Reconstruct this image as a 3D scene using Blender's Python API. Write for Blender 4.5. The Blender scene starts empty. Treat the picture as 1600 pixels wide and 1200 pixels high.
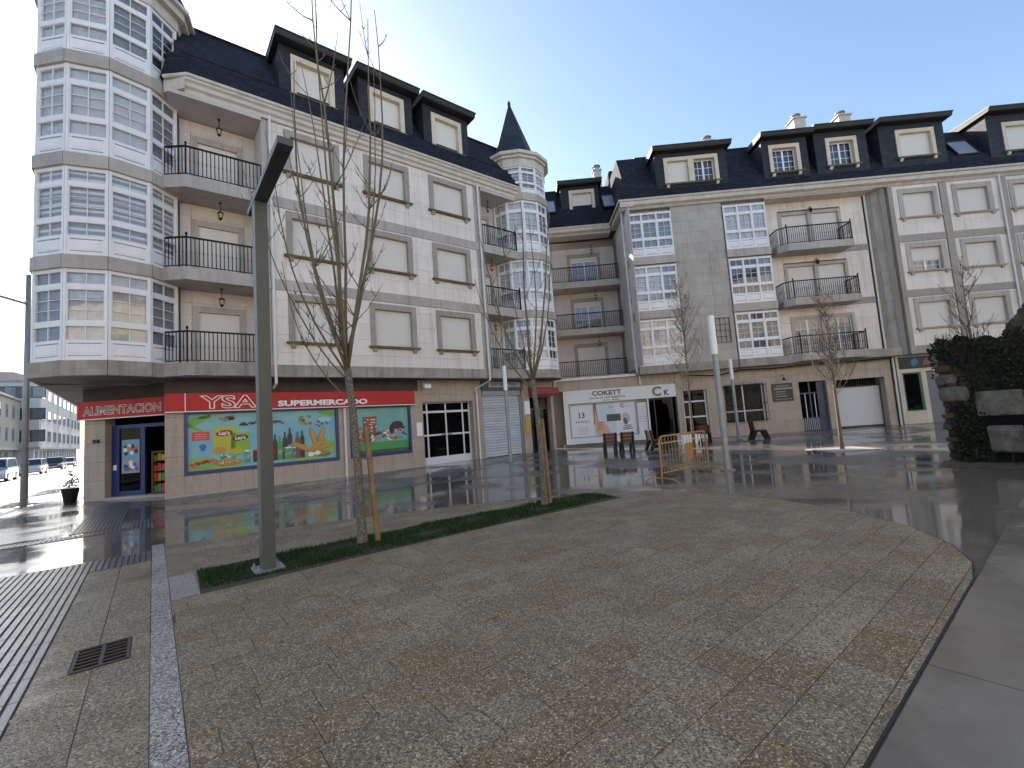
import bpy, bmesh, math, random
from mathutils import Vector, Matrix
random.seed(7)
R = math.radians
S = bpy.context.scene
COL = S.collection
# ------------------------------------------------------------------ camera, sky, sun, exposure
cd = bpy.data.cameras.new('camera'); cam = bpy.data.objects.new('camera', cd); COL.objects.link(cam)
PITCH, ROLL = R(5.0), R(4.1)
f = Vector((0, math.cos(PITCH), math.sin(PITCH))); u0 = Vector((0, -math.sin(PITCH), math.cos(PITCH))); r0 = Vector((1, 0, 0))
rr = r0*math.cos(ROLL)-u0*math.sin(ROLL); uu = r0*math.sin(ROLL)+u0*math.cos(ROLL)
m3 = Matrix((rr, uu, -f)).transposed()
cam.matrix_world = Matrix.Translation((0, 0, 1.6)) @ m3.to_4x4()
cd.sensor_width = 36; cd.lens = 36*710/1600; cd.clip_start = .05; cd.clip_end = 3000
S.camera = cam
SUN_AZ, SUN_EL = -36.5, 27.0       # heading from +Y, negative = left
w = bpy.data.worlds.new('World'); S.world = w; w.use_nodes = True
nt = w.node_tree; nt.nodes.clear()
sky = nt.nodes.new('ShaderNodeTexSky'); sky.sky_type = 'NISHITA'; sky.sun_disc = False
sky.sun_elevation = R(SUN_EL); sky.sun_rotation = R(SUN_AZ); sky.air_density = 1.0; sky.dust_density = 1.0; sky.ozone_density = 1.2; sky.altitude = 300
bg = nt.nodes.new('ShaderNodeBackground'); bg.inputs[1].default_value = 0.13
ou = nt.nodes.new('ShaderNodeOutputWorld'); nt.links.new(sky.outputs[0], bg.inputs[0]); nt.links.new(bg.outputs[0], ou.inputs[0])
sl = bpy.data.lights.new('sun', 'SUN'); sl.energy = 4.5; sl.angle = R(.53); sl.color = (1, .93, .82)
so = bpy.data.objects.new('sun', sl); COL.objects.link(so)
sd = Vector((math.sin(R(SUN_AZ))*math.cos(R(SUN_EL)), math.cos(R(SUN_AZ))*math.cos(R(SUN_EL)), math.sin(R(SUN_EL))))
so.rotation_mode = 'QUATERNION'; so.rotation_quaternion = sd.to_track_quat('Z', 'Y'); so.location = sd*60
vs = S.view_settings; vs.view_transform = 'Standard'; vs.look = 'None'; vs.gamma = 1; vs.exposure = 1.28
try: vs.use_curve_mapping = False
except Exception: pass

# ------------------------------------------------------------------ materials
MATS = {}
def mat(name, col, rough=.7, col2=None, nscale=3.0, rnd=0.0, bump=0.0, bscale=40.0, metal=0.0, spec=.5, speck=None, sscale=160, rough2=None, wet=None, stain=None, emit=None, detail=4, streak=None, wlo=.42, whi=.6):
    """procedural material in world position coordinates: large noise col->col2, per object variation, fine speckle, bump"""
    if name in MATS: return MATS[name]
    m = bpy.data.materials.new(name); m.use_nodes = True; n = m.node_tree.nodes; L = m.node_tree.links
    b = n['Principled BSDF']; b.inputs['Roughness'].default_value = rough; b.inputs['Metallic'].default_value = metal
    b.inputs['Specular IOR Level'].default_value = spec
    geo = n.new('ShaderNodeNewGeometry'); pos = geo.outputs['Position']
    c = n.new('ShaderNodeRGB'); c.outputs[0].default_value = (*col, 1); cur = c.outputs[0]
    def noise(sc, det=4, ro=.6):
        t = n.new('ShaderNodeTexNoise'); t.inputs['Scale'].default_value = sc; t.inputs['Detail'].default_value = det; t.inputs['Roughness'].default_value = ro; L.new(pos, t.inputs['Vector']); return t.outputs['Fac']
    def ramp(x, a, bb):
        t = n.new('ShaderNodeMapRange'); t.inputs[1].default_value = a; t.inputs[2].default_value = bb; L.new(x, t.inputs[0]); t.clamp = True; return t.outputs[0]
    def mix(fac, a, bb, mode='MIX'):
        t = n.new('ShaderNodeMix'); t.data_type = 'RGBA'; t.blend_type = mode
        if isinstance(fac, float): t.inputs[0].default_value = fac
        else: L.new(fac, t.inputs[0])
        L.new(a, t.inputs[6])
        if isinstance(bb, tuple): t.inputs[7].default_value = (*bb, 1)
        else: L.new(bb, t.inputs[7])
        return t.outputs[2]
    if col2: cur = mix(ramp(noise(nscale, detail), .35, .65), cur, col2)
    if rnd:
        oi = n.new('ShaderNodeObjectInfo'); ad = n.new('ShaderNodeMath'); ad.operation = 'ADD'; L.new(oi.outputs['Random'], ad.inputs[0]); L.new(geo.outputs['Random Per Island'], ad.inputs[1])
        fr = n.new('ShaderNodeMath'); fr.operation = 'FRACT'; L.new(ad.outputs[0], fr.inputs[0])
        mr = n.new('ShaderNodeMapRange'); mr.inputs[3].default_value = 1-rnd; mr.inputs[4].default_value = 1+rnd; L.new(fr.outputs[0], mr.inputs[0])
        hs = n.new('ShaderNodeHueSaturation'); L.new(cur, hs.inputs['Color']); L.new(mr.outputs[0], hs.inputs['Value'])
        cur = hs.outputs[0]
        if stain:   # some pieces are of a second, browner stone
            f2 = n.new('ShaderNodeMath'); f2.operation = 'MULTIPLY'; L.new(fr.outputs[0], f2.inputs[0]); f2.inputs[1].default_value = 7.31
            f3 = n.new('ShaderNodeMath'); f3.operation = 'FRACT'; L.new(f2.outputs[0], f3.inputs[0])
            nn = noise(1.7, 3)
            f4 = n.new('ShaderNodeMath'); f4.operation = 'MULTIPLY_ADD'; L.new(f3.outputs[0], f4.inputs[0]); f4.inputs[1].default_value = .42; L.new(nn, f4.inputs[2])
            cur = mix(ramp(f4.outputs[0], .70, .98), cur, stain)
    if speck: 
        v = noise(sscale, 2, .7); cur = mix(ramp(v, .46, .56), cur, speck)
        cur = mix(ramp(noise(sscale*.8+11, 2, .7), .57, .64), cur, tuple(min(1, x*1.55+.04) for x in col))
    if streak:   # rain grime: long vertical runs
        mp = n.new('ShaderNodeMapping'); mp.inputs['Scale'].default_value = (3.2, 3.2, .22); L.new(pos, mp.inputs['Vector'])
        t = n.new('ShaderNodeTexNoise'); t.inputs['Scale'].default_value = 1.6; t.inputs['Detail'].default_value = 6; t.inputs['Roughness'].default_value = .65; L.new(mp.outputs[0], t.inputs['Vector'])
        k = n.new('ShaderNodeMath'); k.operation = 'MULTIPLY'; L.new(ramp(t.outputs['Fac'], .50, .72), k.inputs[0]); k.inputs[1].default_value = streak
        cur = mix(k.outputs[0], cur, tuple(x*.42 for x in col))
    L.new(cur, b.inputs['Base Color'])
    if rough2 is not None:
        mr = n.new('ShaderNodeMapRange'); L.new(noise(wet or 1.2, 4, .55), mr.inputs[0]); mr.inputs[1].default_value = wlo; mr.inputs[2].default_value = whi
        mr.inputs[3].default_value = rough; mr.inputs[4].default_value = rough2; L.new(mr.outputs[0], b.inputs['Roughness'])
    if bump:
        bp = n.new('ShaderNodeBump'); bp.inputs['Strength'].default_value = bump; bp.inputs['Distance'].default_value = .02
        L.new(noise(bscale, 5), bp.inputs['Height']); L.new(bp.outputs[0], b.inputs['Normal'])
    if emit: b.inputs['Emission Color'].default_value = (*col, 1); b.inputs['Emission Strength'].default_value = emit
    MATS[name] = m; return m

def brick_mat(name, c1, c2, mortar, w, h, rough=.5, msize=.01, axes='xz', bump=.5, rough2=None, speck=None, offset=.5, spec=.5):
    m = bpy.data.materials.new(name); m.use_nodes = True; n = m.node_tree.nodes; L = m.node_tree.links; b = n['Principled BSDF']
    tc = n.new('ShaderNodeTexCoord'); sp = n.new('ShaderNodeSeparateXYZ'); L.new(tc.outputs['Object'], sp.inputs[0])
    cb = n.new('ShaderNodeCombineXYZ')
    if axes[0] == 's':
        sm = n.new('ShaderNodeMath'); sm.operation = 'ADD'; L.new(sp.outputs['X'], sm.inputs[0]); L.new(sp.outputs['Y'], sm.inputs[1]); L.new(sm.outputs[0], cb.inputs[0])
    else: L.new(sp.outputs[axes[0].upper()], cb.inputs[0])
    _ = 0; L.new(sp.outputs[axes[1].upper()], cb.inputs[1])
    t = n.new('ShaderNodeTexBrick'); L.new(cb.outputs[0], t.inputs['Vector']); t.inputs['Scale'].default_value = 1; t.inputs['Brick Width'].default_value = w; t.inputs['Row Height'].default_value = h
    t.inputs['Mortar Size'].default_value = msize; t.inputs['Color1'].default_value = (*c1, 1); t.inputs['Color2'].default_value = (*c2, 1); t.inputs['Mortar'].default_value = (*mortar, 1); t.offset = offset
    no = n.new('ShaderNodeTexNoise'); no.inputs['Scale'].default_value = .7; no.inputs['Detail'].default_value = 6; L.new(tc.outputs['Object'], no.inputs['Vector'])
    mx = n.new('ShaderNodeMix'); mx.data_type = 'RGBA'; mx.blend_type = 'MULTIPLY'; mx.inputs[0].default_value = .7; L.new(t.outputs[0], mx.inputs[6])
    cr = n.new('ShaderNodeMapRange'); cr.inputs[1].default_value = .3; cr.inputs[2].default_value = .7; cr.inputs[3].default_value = .55; cr.inputs[4].default_value = 1.15; L.new(no.outputs[0], cr.inputs[0]); L.new(cr.outputs[0], mx.inputs[7])
    cur = mx.outputs[2]
    if speck:
        n2 = n.new('ShaderNodeTexNoise'); n2.inputs['Scale'].default_value = 120; L.new(tc.outputs['Object'], n2.inputs['Vector'])
        r2 = n.new('ShaderNodeMapRange'); r2.inputs[1].default_value = .45; r2.inputs[2].default_value = .62; L.new(n2.outputs[0], r2.inputs[0])
        mm = n.new('ShaderNodeMix'); mm.data_type = 'RGBA'; L.new(r2.outputs[0], mm.inputs[0]); L.new(cur, mm.inputs[6]); mm.inputs[7].default_value = (*speck, 1); cur = mm.outputs[2]
    L.new(cur, b.inputs['Base Color']); b.inputs['Roughness'].default_value = rough; b.inputs['Specular IOR Level'].default_value = spec
    if rough2 is not None:
        n3 = n.new('ShaderNodeTexNoise'); n3.inputs['Scale'].default_value = .45; n3.inputs['Detail'].default_value = 5; L.new(tc.outputs['Object'], n3.inputs['Vector'])
        r3 = n.new('ShaderNodeMapRange'); r3.inputs[1].default_value = .44; r3.inputs[2].default_value = .56; r3.inputs[3].default_value = rough2; r3.inputs[4].default_value = rough; L.new(n3.outputs[0], r3.inputs[0]); L.new(r3.outputs[0], b.inputs['Roughness'])
    if bump:
        bp = n.new('ShaderNodeBump'); bp.inputs['Strength'].default_value = bump; bp.inputs['Distance'].default_value = .01; iv = n.new('ShaderNodeMath'); iv.operation = 'SUBTRACT'; iv.inputs[0].default_value = 1; L.new(t.outputs['Fac'], iv.inputs[1]); L.new(iv.outputs[0], bp.inputs['Height']); L.new(bp.outputs[0], b.inputs['Normal'])
    MATS[name] = m; return m

def glass_mat(name, tint, base_refl=.06):
    m = bpy.data.materials.new(name); m.use_nodes = True; n = m.node_tree.nodes; L = m.node_tree.links; n.clear()
    o = n.new('ShaderNodeOutputMaterial'); tr = n.new('ShaderNodeBsdfTransparent'); tr.inputs[0].default_value = (*tint, 1)
    gl = n.new('ShaderNodeBsdfGlossy'); gl.inputs['Roughness'].default_value = .01; gl.inputs[0].default_value = (.95, .97, 1, 1)
    fr = n.new('ShaderNodeFresnel'); fr.inputs[0].default_value = 1.5
    ge = n.new('ShaderNodeNewGeometry'); no = n.new('ShaderNodeTexNoise'); no.inputs['Scale'].default_value = 1.3; L.new(ge.outputs['Position'], no.inputs['Vector'])
    bp = n.new('ShaderNodeBump'); bp.inputs['Strength'].default_value = .06; bp.inputs['Distance'].default_value = .05; L.new(no.outputs[0], bp.inputs['Height']); L.new(bp.outputs[0], gl.inputs['Normal'])
    mx = n.new('ShaderNodeMixShader'); ad = n.new('ShaderNodeMath'); ad.operation = 'ADD'; ad.use_clamp = True; ad.inputs[1].default_value = base_refl; bf = n.new('ShaderNodeMath'); bf.operation = 'SUBTRACT'; bf.inputs[0].default_value = 1; L.new(ge.outputs['Backfacing'], bf.inputs[1]); fm = n.new('ShaderNodeMath'); fm.operation = 'MULTIPLY'; L.new(fr.outputs[0], fm.inputs[0]); L.new(bf.outputs[0], fm.inputs[1]); L.new(fm.outputs[0], ad.inputs[0])
    L.new(ad.outputs[0], mx.inputs[0]); L.new(tr.outputs[0], mx.inputs[1]); L.new(gl.outputs[0], mx.inputs[2]); L.new(mx.outputs[0], o.inputs[0])
    MATS[name] = m; return m

def stripe_mat(name, c1, c2, freq, rough=.6, axis='Z', lo=.35, hi=.5):
    m = bpy.data.materials.new(name); m.use_nodes = True; n = m.node_tree.nodes; L = m.node_tree.links; b = n['Principled BSDF']; b.inputs['Roughness'].default_value = rough
    ge = n.new('ShaderNodeNewGeometry'); sp = n.new('ShaderNodeSeparateXYZ'); L.new(ge.outputs['Position'], sp.inputs[0])
    mu = n.new('ShaderNodeMath'); mu.operation = 'MULTIPLY'; mu.inputs[1].default_value = freq; L.new(sp.outputs[axis], mu.inputs[0])
    fr = n.new('ShaderNodeMath'); fr.operation = 'PINGPONG'; fr.inputs[1].default_value = .5; L.new(mu.outputs[0], fr.inputs[0])
    r = n.new('ShaderNodeMapRange'); r.inputs[1].default_value = lo*.5; r.inputs[2].default_value = hi*.5; L.new(fr.outputs[0], r.inputs[0])
    mx = n.new('ShaderNodeMix'); mx.data_type = 'RGBA'; L.new(r.outputs[0], mx.inputs[0]); mx.inputs[6].default_value = (*c1, 1); mx.inputs[7].default_value = (*c2, 1); L.new(mx.outputs[2], b.inputs['Base Color'])
    bp = n.new('ShaderNodeBump'); bp.inputs['Strength'].default_value = .4; bp.inputs['Distance'].default_value = .01; L.new(r.outputs[0], bp.inputs['Height']); L.new(bp.outputs[0], b.inputs['Normal'])
    MATS[name] = m; return m

WHITE = mat('white_cladding', (.775, .705, .64), .6, (.70, .635, .575), .9, rnd=.05, bump=.1, bscale=25, streak=.5)
WPAINT = mat('white_lacquer', (.80, .80, .80), .35, (.74, .74, .745), 2)
GRAN = mat('grey_granite', (.38, .34, .285), .6, (.30, .265, .22), 1.6, rnd=.07, bump=.2, bscale=60, speck=(.24, .21, .175), sscale=90, streak=.5)
GRANL = mat('pale_grey_granite', (.44, .402, .358), .55, (.36, .33, .292), 1.2, rnd=.06, bump=.1, bscale=60, streak=.5)
TAN = mat('tan_granite', (.46, .37, .29), .5, (.38, .30, .23), 1.3, rnd=.08, bump=.1, bscale=60, speck=(.29, .235, .19), sscale=110, streak=.5)
CREAM = mat('cream_stone', (.66, .56, .43), .6, (.56, .47, .36), 2)
SILL = mat('mossy_sill', (.20, .17, .10), .8, (.10, .09, .05), 6, bump=.4)
SHUT = stripe_mat('shutter_slats', (.72, .69, .63), (.64, .61, .56), 22)
SHUTW = stripe_mat('steel_shutter', (.50, .53, .57), (.72, .75, .79), 9.5, .45, lo=.05, hi=.2)
SHUTP = stripe_mat('violet_shutter', (.15, .135, .15), (.21, .19, .21), 12)
GARAGE = stripe_mat('garage_boards', (.38, .38, .38), (.62, .62, .62), 9, .5, axis='X', lo=.05, hi=.15)
SLATE = brick_mat('slate', (.012, .015, .024), (.026, .030, .043), (.004, .005, .006), .30, .15, .8, .012, 'sz', 1.0, spec=.25)
SLATEB = brick_mat('slate_cheek', (.022, .025, .034), (.036, .040, .051), (.010, .011, .013), .30, .15, .6, .010, 'sz', .8, spec=.3)
ROOFDK = mat('roof_zinc_dark', (.016, .018, .022), .6, (.011, .013, .016), 3)
ROOFED = mat('verdigris_edge', (.012, .045, .042), .5)
IRON = mat('black_iron', (.009, .008, .008), .55, spec=.25)
BROWN = mat('brown_iron', (.05, .035, .028), .5)
GUT = mat('gutter_cream', (.60, .55, .48), .5, (.48, .44, .38), 3)
PIPE = mat('white_pipe', (.68, .66, .64), .4)
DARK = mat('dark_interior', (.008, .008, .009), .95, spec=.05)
CORE = mat('joint_backing', (.30, .27, .25), .9)
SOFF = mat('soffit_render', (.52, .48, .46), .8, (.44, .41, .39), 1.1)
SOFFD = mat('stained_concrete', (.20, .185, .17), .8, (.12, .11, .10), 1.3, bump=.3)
BWALL = mat('balcony_render', (.62, .565, .535), .7, (.54, .495, .465), 1.2, rnd=.04)
GLASS = glass_mat('glass', (.96, .968, .97), .02)
GLASSD = glass_mat('glass_dark', (.40, .41, .42), -.028)
CUR = [mat('sheer_curtain', (.60, .60, .60), .9, (.44, .44, .45), 7), mat('grey_curtain', (.28, .29, .31), .9, (.20, .21, .23), 6), mat('warm_curtain', (.62, .56, .47), .9, (.46, .41, .34), 5), mat('dim_room', (.07, .075, .085), .9, (.04, .04, .045), 3), stripe_mat('zebra_blind', (.72, .72, .71), (.30, .30, .31), 5.2, .8), mat('white_blind', (.60, .61, .60), .8, (.53, .54, .53), 1)]
RED = mat('sign_red', (.50, .026, .022), .45, (.43, .022, .02), 2, spec=.3)
BLUE = mat('navy_frame', (.015, .03, .14), .35)
DGLOSS = mat('black_board', (.015, .016, .019), .3)
ALU = mat('white_aluminium', (.70, .70, .71), .35)
CONC = mat('concrete_band', (.40, .355, .30), .75, (.27, .24, .20), 1.4, bump=.25, bscale=20, streak=.8)
LAMPG = mat('lamp_grey_paint', (.062, .074, .070), .5, (.054, .064, .061), 4, streak=.4)
GALV = mat('galvanised_steel', (.30, .32, .33), .45, (.25, .27, .28), 5, metal=.3)
LANT = mat('lantern_white', (.80, .81, .82), .4)

# ------------------------------------------------------------------ geometry helpers
class Fr:
    """frame in a thing's (u,o) plane: origin, direction of u, outward normal"""
    def __init__(s, ou=0, oo=0, n=90):
        s.o = (ou, oo); a = R(n); s.n = (math.cos(a), math.sin(a)); s.d = (math.sin(a), -math.cos(a))
    def at(s, t, p): return (s.o[0]+s.d[0]*t+s.n[0]*p, s.o[1]+s.d[1]*t+s.n[1]*p)
    def loc(s, t, p, z): a, b = s.at(t, p); return (a, -b, z)
    def rot(s): return math.atan2(-s.d[1], s.d[0])
    def sub(s, t, p): g = Fr(); g.o = s.at(t, p); g.n = s.n; g.d = s.d; return g
F0 = Fr()
class MB:
    def __init__(s, fr=F0): s.v = []; s.f = []; s.mi = []; s.mats = []; s.fr = fr; s.smooth = False
    def _m(s, m):
        if m is None: return 0
        if m not in s.mats: s.mats.append(m)
        return s.mats.index(m)
    def poly(s, pts, m=None):
        i = len(s.v); s.v += [s.fr.loc(*p) for p in pts]; s.f.append(tuple(range(i, i+len(pts)))); s.mi.append(s._m(m))
    def raw(s, vs, fs, m=None):
        i = len(s.v); s.v += vs; k = s._m(m)
        for q in fs: s.f.append(tuple(i+j for j in q)); s.mi.append(k)
    def box(s, a0, a1, b0, b1, z0, z1, m=None):
        vs = [s.fr.loc(a, b, z) for z in (z0, z1) for a, b in ((a0, b0), (a1, b0), (a1, b1), (a0, b1))]
        s.raw(vs, [(0, 1, 2, 3), (7, 6, 5, 4), (0, 4, 5, 1), (1, 5, 6, 2), (2, 6, 7, 3), (3, 7, 4, 0)], m); return s
    def prism(s, pts, z0, z1, m=None, pts2=None):
        n = len(pts); q = pts2 or pts
        vs = [s.fr.loc(a, b, z0) for a, b in pts]+[s.fr.loc(a, b, z1) for a, b in q]
        s.raw(vs, [tuple(range(n)), tuple(range(2*n-1, n-1, -1))]+[(i, n+i, n+(i+1) % n, (i+1) % n) for i in range(n)], m); return s
    def prof(s, pts, t0, t1, m=None):   # profile (o,z) swept along u
        n = len(pts); vs = [s.fr.loc(t, o, z) for t in (t0, t1) for o, z in pts]
        s.raw(vs, [tuple(range(n)), tuple(range(2*n-1, n-1, -1))]+[(i, n+i, n+(i+1) % n, (i+1) % n) for i in range(n)], m); return s
    def tube(s, path, rad, n=8, m=None, cap=True):
        P = [Vector(s.fr.loc(*p)) for p in path]; rad = rad if isinstance(rad, (list, tuple)) else [rad]*len(P)
        vs = []; fs = []; pr = None
        for i, p in enumerate(P):
            t = (P[min(i+1, len(P)-1)]-P[max(i-1, 0)]).normalized()
            if pr is None: pr = t.orthogonal().normalized()
            pr = (pr-t*pr.dot(t)).normalized(); b = t.cross(pr)
            for k in range(n):
                a = 2*math.pi*k/n; vs.append(tuple(p+(pr*math.cos(a)+b*math.sin(a))*rad[i]))
        for i in range(len(P)-1):
            for k in range(n): fs.append((i*n+k, i*n+(k+1) % n, (i+1)*n+(k+1) % n, (i+1)*n+k))
        if cap: fs += [tuple(range(n-1, -1, -1)), tuple(range((len(P)-1)*n, len(P)*n))]
        s.raw(vs, fs, m); return s
    def text(s, st, size, t, p, z, m, xs=1.0, bold=0.0, align='LEFT'):
        c = bpy.data.curves.new('t', 'FONT'); c.body = st; c.size = size; c.offset = bold; c.align_x = align; c.resolution_u = 3
        o = bpy.data.objects.new('t', c); COL.objects.link(o); bpy.context.view_layer.update()
        me = o.evaluated_get(bpy.context.evaluated_depsgraph_get()).to_mesh()
        s.raw([s.fr.loc(t+v.co.x*xs, p, z+v.co.y) for v in me.vertices], [tuple(q.vertices) for q in me.polygons], m)
        bpy.data.objects.remove(o); bpy.data.curves.remove(c); return s
    def disc(s, t, p, z, rx, rz, m, n=18, rot=0, a0=0, a1=360):
        pts = []
        for k in range(n):
            a = R(a0+(a1-a0)*k/(n if a1-a0 == 360 else n-1)); x, y = rx*math.cos(a), rz*math.sin(a)
            pts.append((t+x*math.cos(R(rot))-y*math.sin(R(rot)), p, z+x*math.sin(R(rot))+y*math.cos(R(rot))))
        s.poly(pts, m); return s
    def obj(s, name, m, parent=None, smooth=False, fix=True):
        me = bpy.data.meshes.new(name); me.from_pydata(s.v, [], s.f)
        mm = s.mats if s.mats else [m]
        for x in mm: me.materials.append(x)
        if s.mats: me.polygons.foreach_set('material_index', s.mi)
        if fix:
            b = bmesh.new(); b.from_mesh(me); bmesh.ops.recalc_face_normals(b, faces=b.faces); b.to_mesh(me); b.free()
        if smooth: me.polygons.foreach_set('use_smooth', [True]*len(me.polygons))
        me.update(); o = bpy.data.objects.new(name, me); COL.objects.link(o); o.parent = parent; return o
CUBES = {}
def cube(name, m):
    k = (name, m.name)
    if k not in CUBES:
        b = MB().box(-.5, .5, -.5, .5, -.5, .5); me = bpy.data.meshes.new(name); me.from_pydata(b.v, [], b.f)
        bb = bmesh.new(); bb.from_mesh(me); bmesh.ops.recalc_face_normals(bb, faces=bb.faces); bb.to_mesh(me); bb.free(); me.materials.append(m); CUBES[k] = me
    return CUBES[k]
def bx(fr, name, m, parent, a0, a1, b0, b1, z0, z1):
    o = bpy.data.objects.new(name, cube(name, m)); COL.objects.link(o); o.parent = parent
    o.location = fr.loc((a0+a1)/2, (b0+b1)/2, (z0+z1)/2); o.rotation_euler = (0, 0, fr.rot()); o.scale = (a1-a0, b1-b0, z1-z0); return o
def tag(o, label, cat, group=None, kind=None):
    if label: o['label'] = label
    if cat: o['category'] = cat
    if group: o['group'] = group
    if kind: o['kind'] = kind
    return o
def struct(o): o['kind'] = 'structure'; return o
def empty(name, loc, rz=0):
    o = bpy.data.objects.new(name, None); COL.objects.link(o); o.location = loc; o.rotation_euler = (0, 0, rz); o.empty_display_size = .2; return o
LO, LA = Vector((-11.3, 14.69, 0)), R(38.5)          # frame of the supermarket facade: u along it, o out of it
MO, MA = Vector((11.73, 25.42, 0)), R(-2.5)          # frame of the building across
def put(o, org, ang): o.location = org; o.rotation_euler = (0, 0, ang); return o
def Lw(u, o, z=0): return LO+Vector((math.cos(LA)*u+math.sin(LA)*o, math.sin(LA)*u-math.cos(LA)*o, z))
def Mw(u, o, z=0): return MO+Vector((math.cos(MA)*u+math.sin(MA)*o, math.sin(MA)*u-math.cos(MA)*o, z))
def clip(sub, cl):
    """Sutherland-Hodgman, cl convex and counter-clockwise"""
    out = sub
    for i in range(len(cl)):
        a, b = cl[i], cl[(i+1) % len(cl)]; inp, out = out, []
        if not inp: return []
        side = lambda p: (b[0]-a[0])*(p[1]-a[1])-(b[1]-a[1])*(p[0]-a[0])
        for j in range(len(inp)):
            p, q = inp[j-1], inp[j]; sp, sq = side(p), side(q)
            if (sp < 0) != (sq < 0):
                t = sp/(sp-sq); out.append((p[0]+(q[0]-p[0])*t, p[1]+(q[1]-p[1])*t))
            if sq >= 0: out.append(q)
    return out
def area(p): return .5*abs(sum(p[i-1][0]*p[i][1]-p[i][0]*p[i-1][1] for i in range(len(p))))

# ------------------------------------------------------------------ ground
ASPH = mat('wet_asphalt', (.055, .055, .057), .45, (.075, .073, .07), .6, bump=.3, bscale=90, rough2=.2)
LANEM = mat('wet_smooth_concrete', (.135, .115, .088), .03, (.18, .155, .12), .45, rough2=.36, wet=.55, bump=.02, bscale=14, spec=.6, wlo=.49, whi=.66, detail=8)
CSLAB = mat('wet_grey_slab', (.145, .12, .088), .14, (.235, .198, .15), .8, detail=9, rough2=.34, wet=.8, rnd=.06, bump=.03, bscale=30, spec=.55)
PAVE = mat('granite_paving', (.345, .27, .165), .34, (.215, .163, .088), 1.1, detail=10, rnd=.17, stain=(.235, .14, .05), speck=(.09, .076, .05), sscale=78, rough2=.6, wet=1.6, wlo=.36, whi=.52, bump=.04, bscale=70, spec=.3)
PAVEG = mat('granite_border', (.47, .43, .365), .25, (.40, .365, .31), 2, rnd=.12, speck=(.10, .09, .078), sscale=72, rough2=.5, bump=.04, bscale=70, spec=.35)
RIBM = mat('ribbed_paver', (.15, .145, .13), .3, (.115, .11, .10), 1.5, rnd=.10, rough2=.34, bump=.1, bscale=60, spec=.6)
SIDEM = brick_mat('far_paving', (.15, .142, .13), (.19, .178, .16), (.075, .07, .065), .6, .4, .30, .008, 'xy', .3, rough2=.07, speck=(.10, .095, .088))
def sheet(name, pts, z, m):
    b = MB(); b.poly([(p[0], p[1], z) for p in pts]); o = struct(b.obj(name, m, fix=False)); put(o, LO, LA)
    me = o.data
    if me.polygons[0].normal.z < 0: me.flip_normals()
    return o
sheet('ground', [(-900, -900), (900, -900), (900, 900), (-900, 900)], -.14, mat('ground_grey', (.14, .135, .125), .6, (.10, .10, .09), .05))
sheet('road', [(-11.6, -220), (-4.7, -220), (-4.7, 60), (-11.6, 60)], -.12, ASPH)
side = MB().box(-4.5, 70, -220, 50, -.2, -.004); sidewalk = struct(put(side.obj('sidewalk', SIDEM), LO, LA))
sheet('lane', [(-4.5, 5.4), (0, 5.4), (4, 5.6), (7, 6.6), (9.6, 8.4), (11.6, 10.6), (12.8, 13), (13.2, 17.7), (13.2, 40), (-4.5, 40)], 0.0, LANEM)
b = MB().box(-4.7, -4.5, -220, 60, -.2, .0); struct(put(b.obj('kerb', GRANL), LO, LA))
b = MB().box(-14.5, -11.6, -220, 60, -.2, .0); struct(put(b.obj('far_pavement', mat('far_sidewalk', (.22, .21, .2), .6)), LO, LA))
# granite plaza: slabs in rows along u
plaza = struct(put(MB().box(-1.02, -.98, 14.2, 14.24, .0005, .004).obj('plaza_pavement', PAVEG), LO, LA))
POLY = [(-.155, 17.74), (-.155, 8.9), (2, 9.3), (4.4, 10.2), (6.2, 11.1), (7.4, 12.0), (8.0, 12.9), (8.15, 13.9), (7.97, 15.2), (7.5, 16.3), (6.95, 17.0), (6.3, 17.46), (5.7, 17.68), (5.2, 17.74)]
if sum((POLY[i][0]-POLY[i-1][0])*(POLY[i][1]+POLY[i-1][1]) for i in range(len(POLY))) > 0: POLY = POLY[::-1]
slabs = []
rng = random.Random(3); o = 8.9; row = 0
while o < 17.74:
    h = .31 if row % 3 else .29
    t = -.155-rng.random()*.4
    while t < 8.2:
        ln = rng.choice([.3, .45, .5, .6, .6]); g = .0028
        r = [(t+g, o+g), (t+ln-g, o+g), (t+ln-g, o+h-g), (t+g, o+h-g)]; c = clip(r, POLY)
        if len(c) > 2 and area(c) > .004:
            cx = sum(p[0] for p in c)/len(c); cy = sum(p[1] for p in c)/len(c)
            if not (.25 < cx < 6.8 and 11.35 < cy < 12.2): slabs.append((math.hypot(cx+.3, cy-18.5), c, abs(area(c)-area(r)) < 1e-6, rng.uniform(-.0012, .0012)))
        t += ln
    o += h; row += 1
slabs.sort(key=lambda s: s[0])
stuff = MB()
for i, (d, c, full, dz) in enumerate(slabs):
    if i < 270:
        if full: bx(F0, 'slab', PAVE, plaza, c[0][0] if c[0][0] < c[2][0] else c[2][0], max(p[0] for p in c), min(p[1] for p in c), max(p[1] for p in c), .0006, .008+dz)
        else: MB().prism(c, .0006, .008+dz).obj('slab', PAVE, plaza)
    else: stuff.prism(c, .0006, .008+dz)
ed = MB()
Q = [p for p in POLY if p[0] > -.1]; i0 = max(range(len(POLY)), key=lambda i: 0)
loop = [(2, 9.3), (4.4, 10.2), (6.2, 11.1), (7.4, 12.0), (8.0, 12.9), (8.15, 13.9), (7.97, 15.2), (7.5, 16.3), (6.95, 17.0), (6.3, 17.46), (5.7, 17.68), (5.2, 17.74), (-.15, 17.74)]
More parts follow.
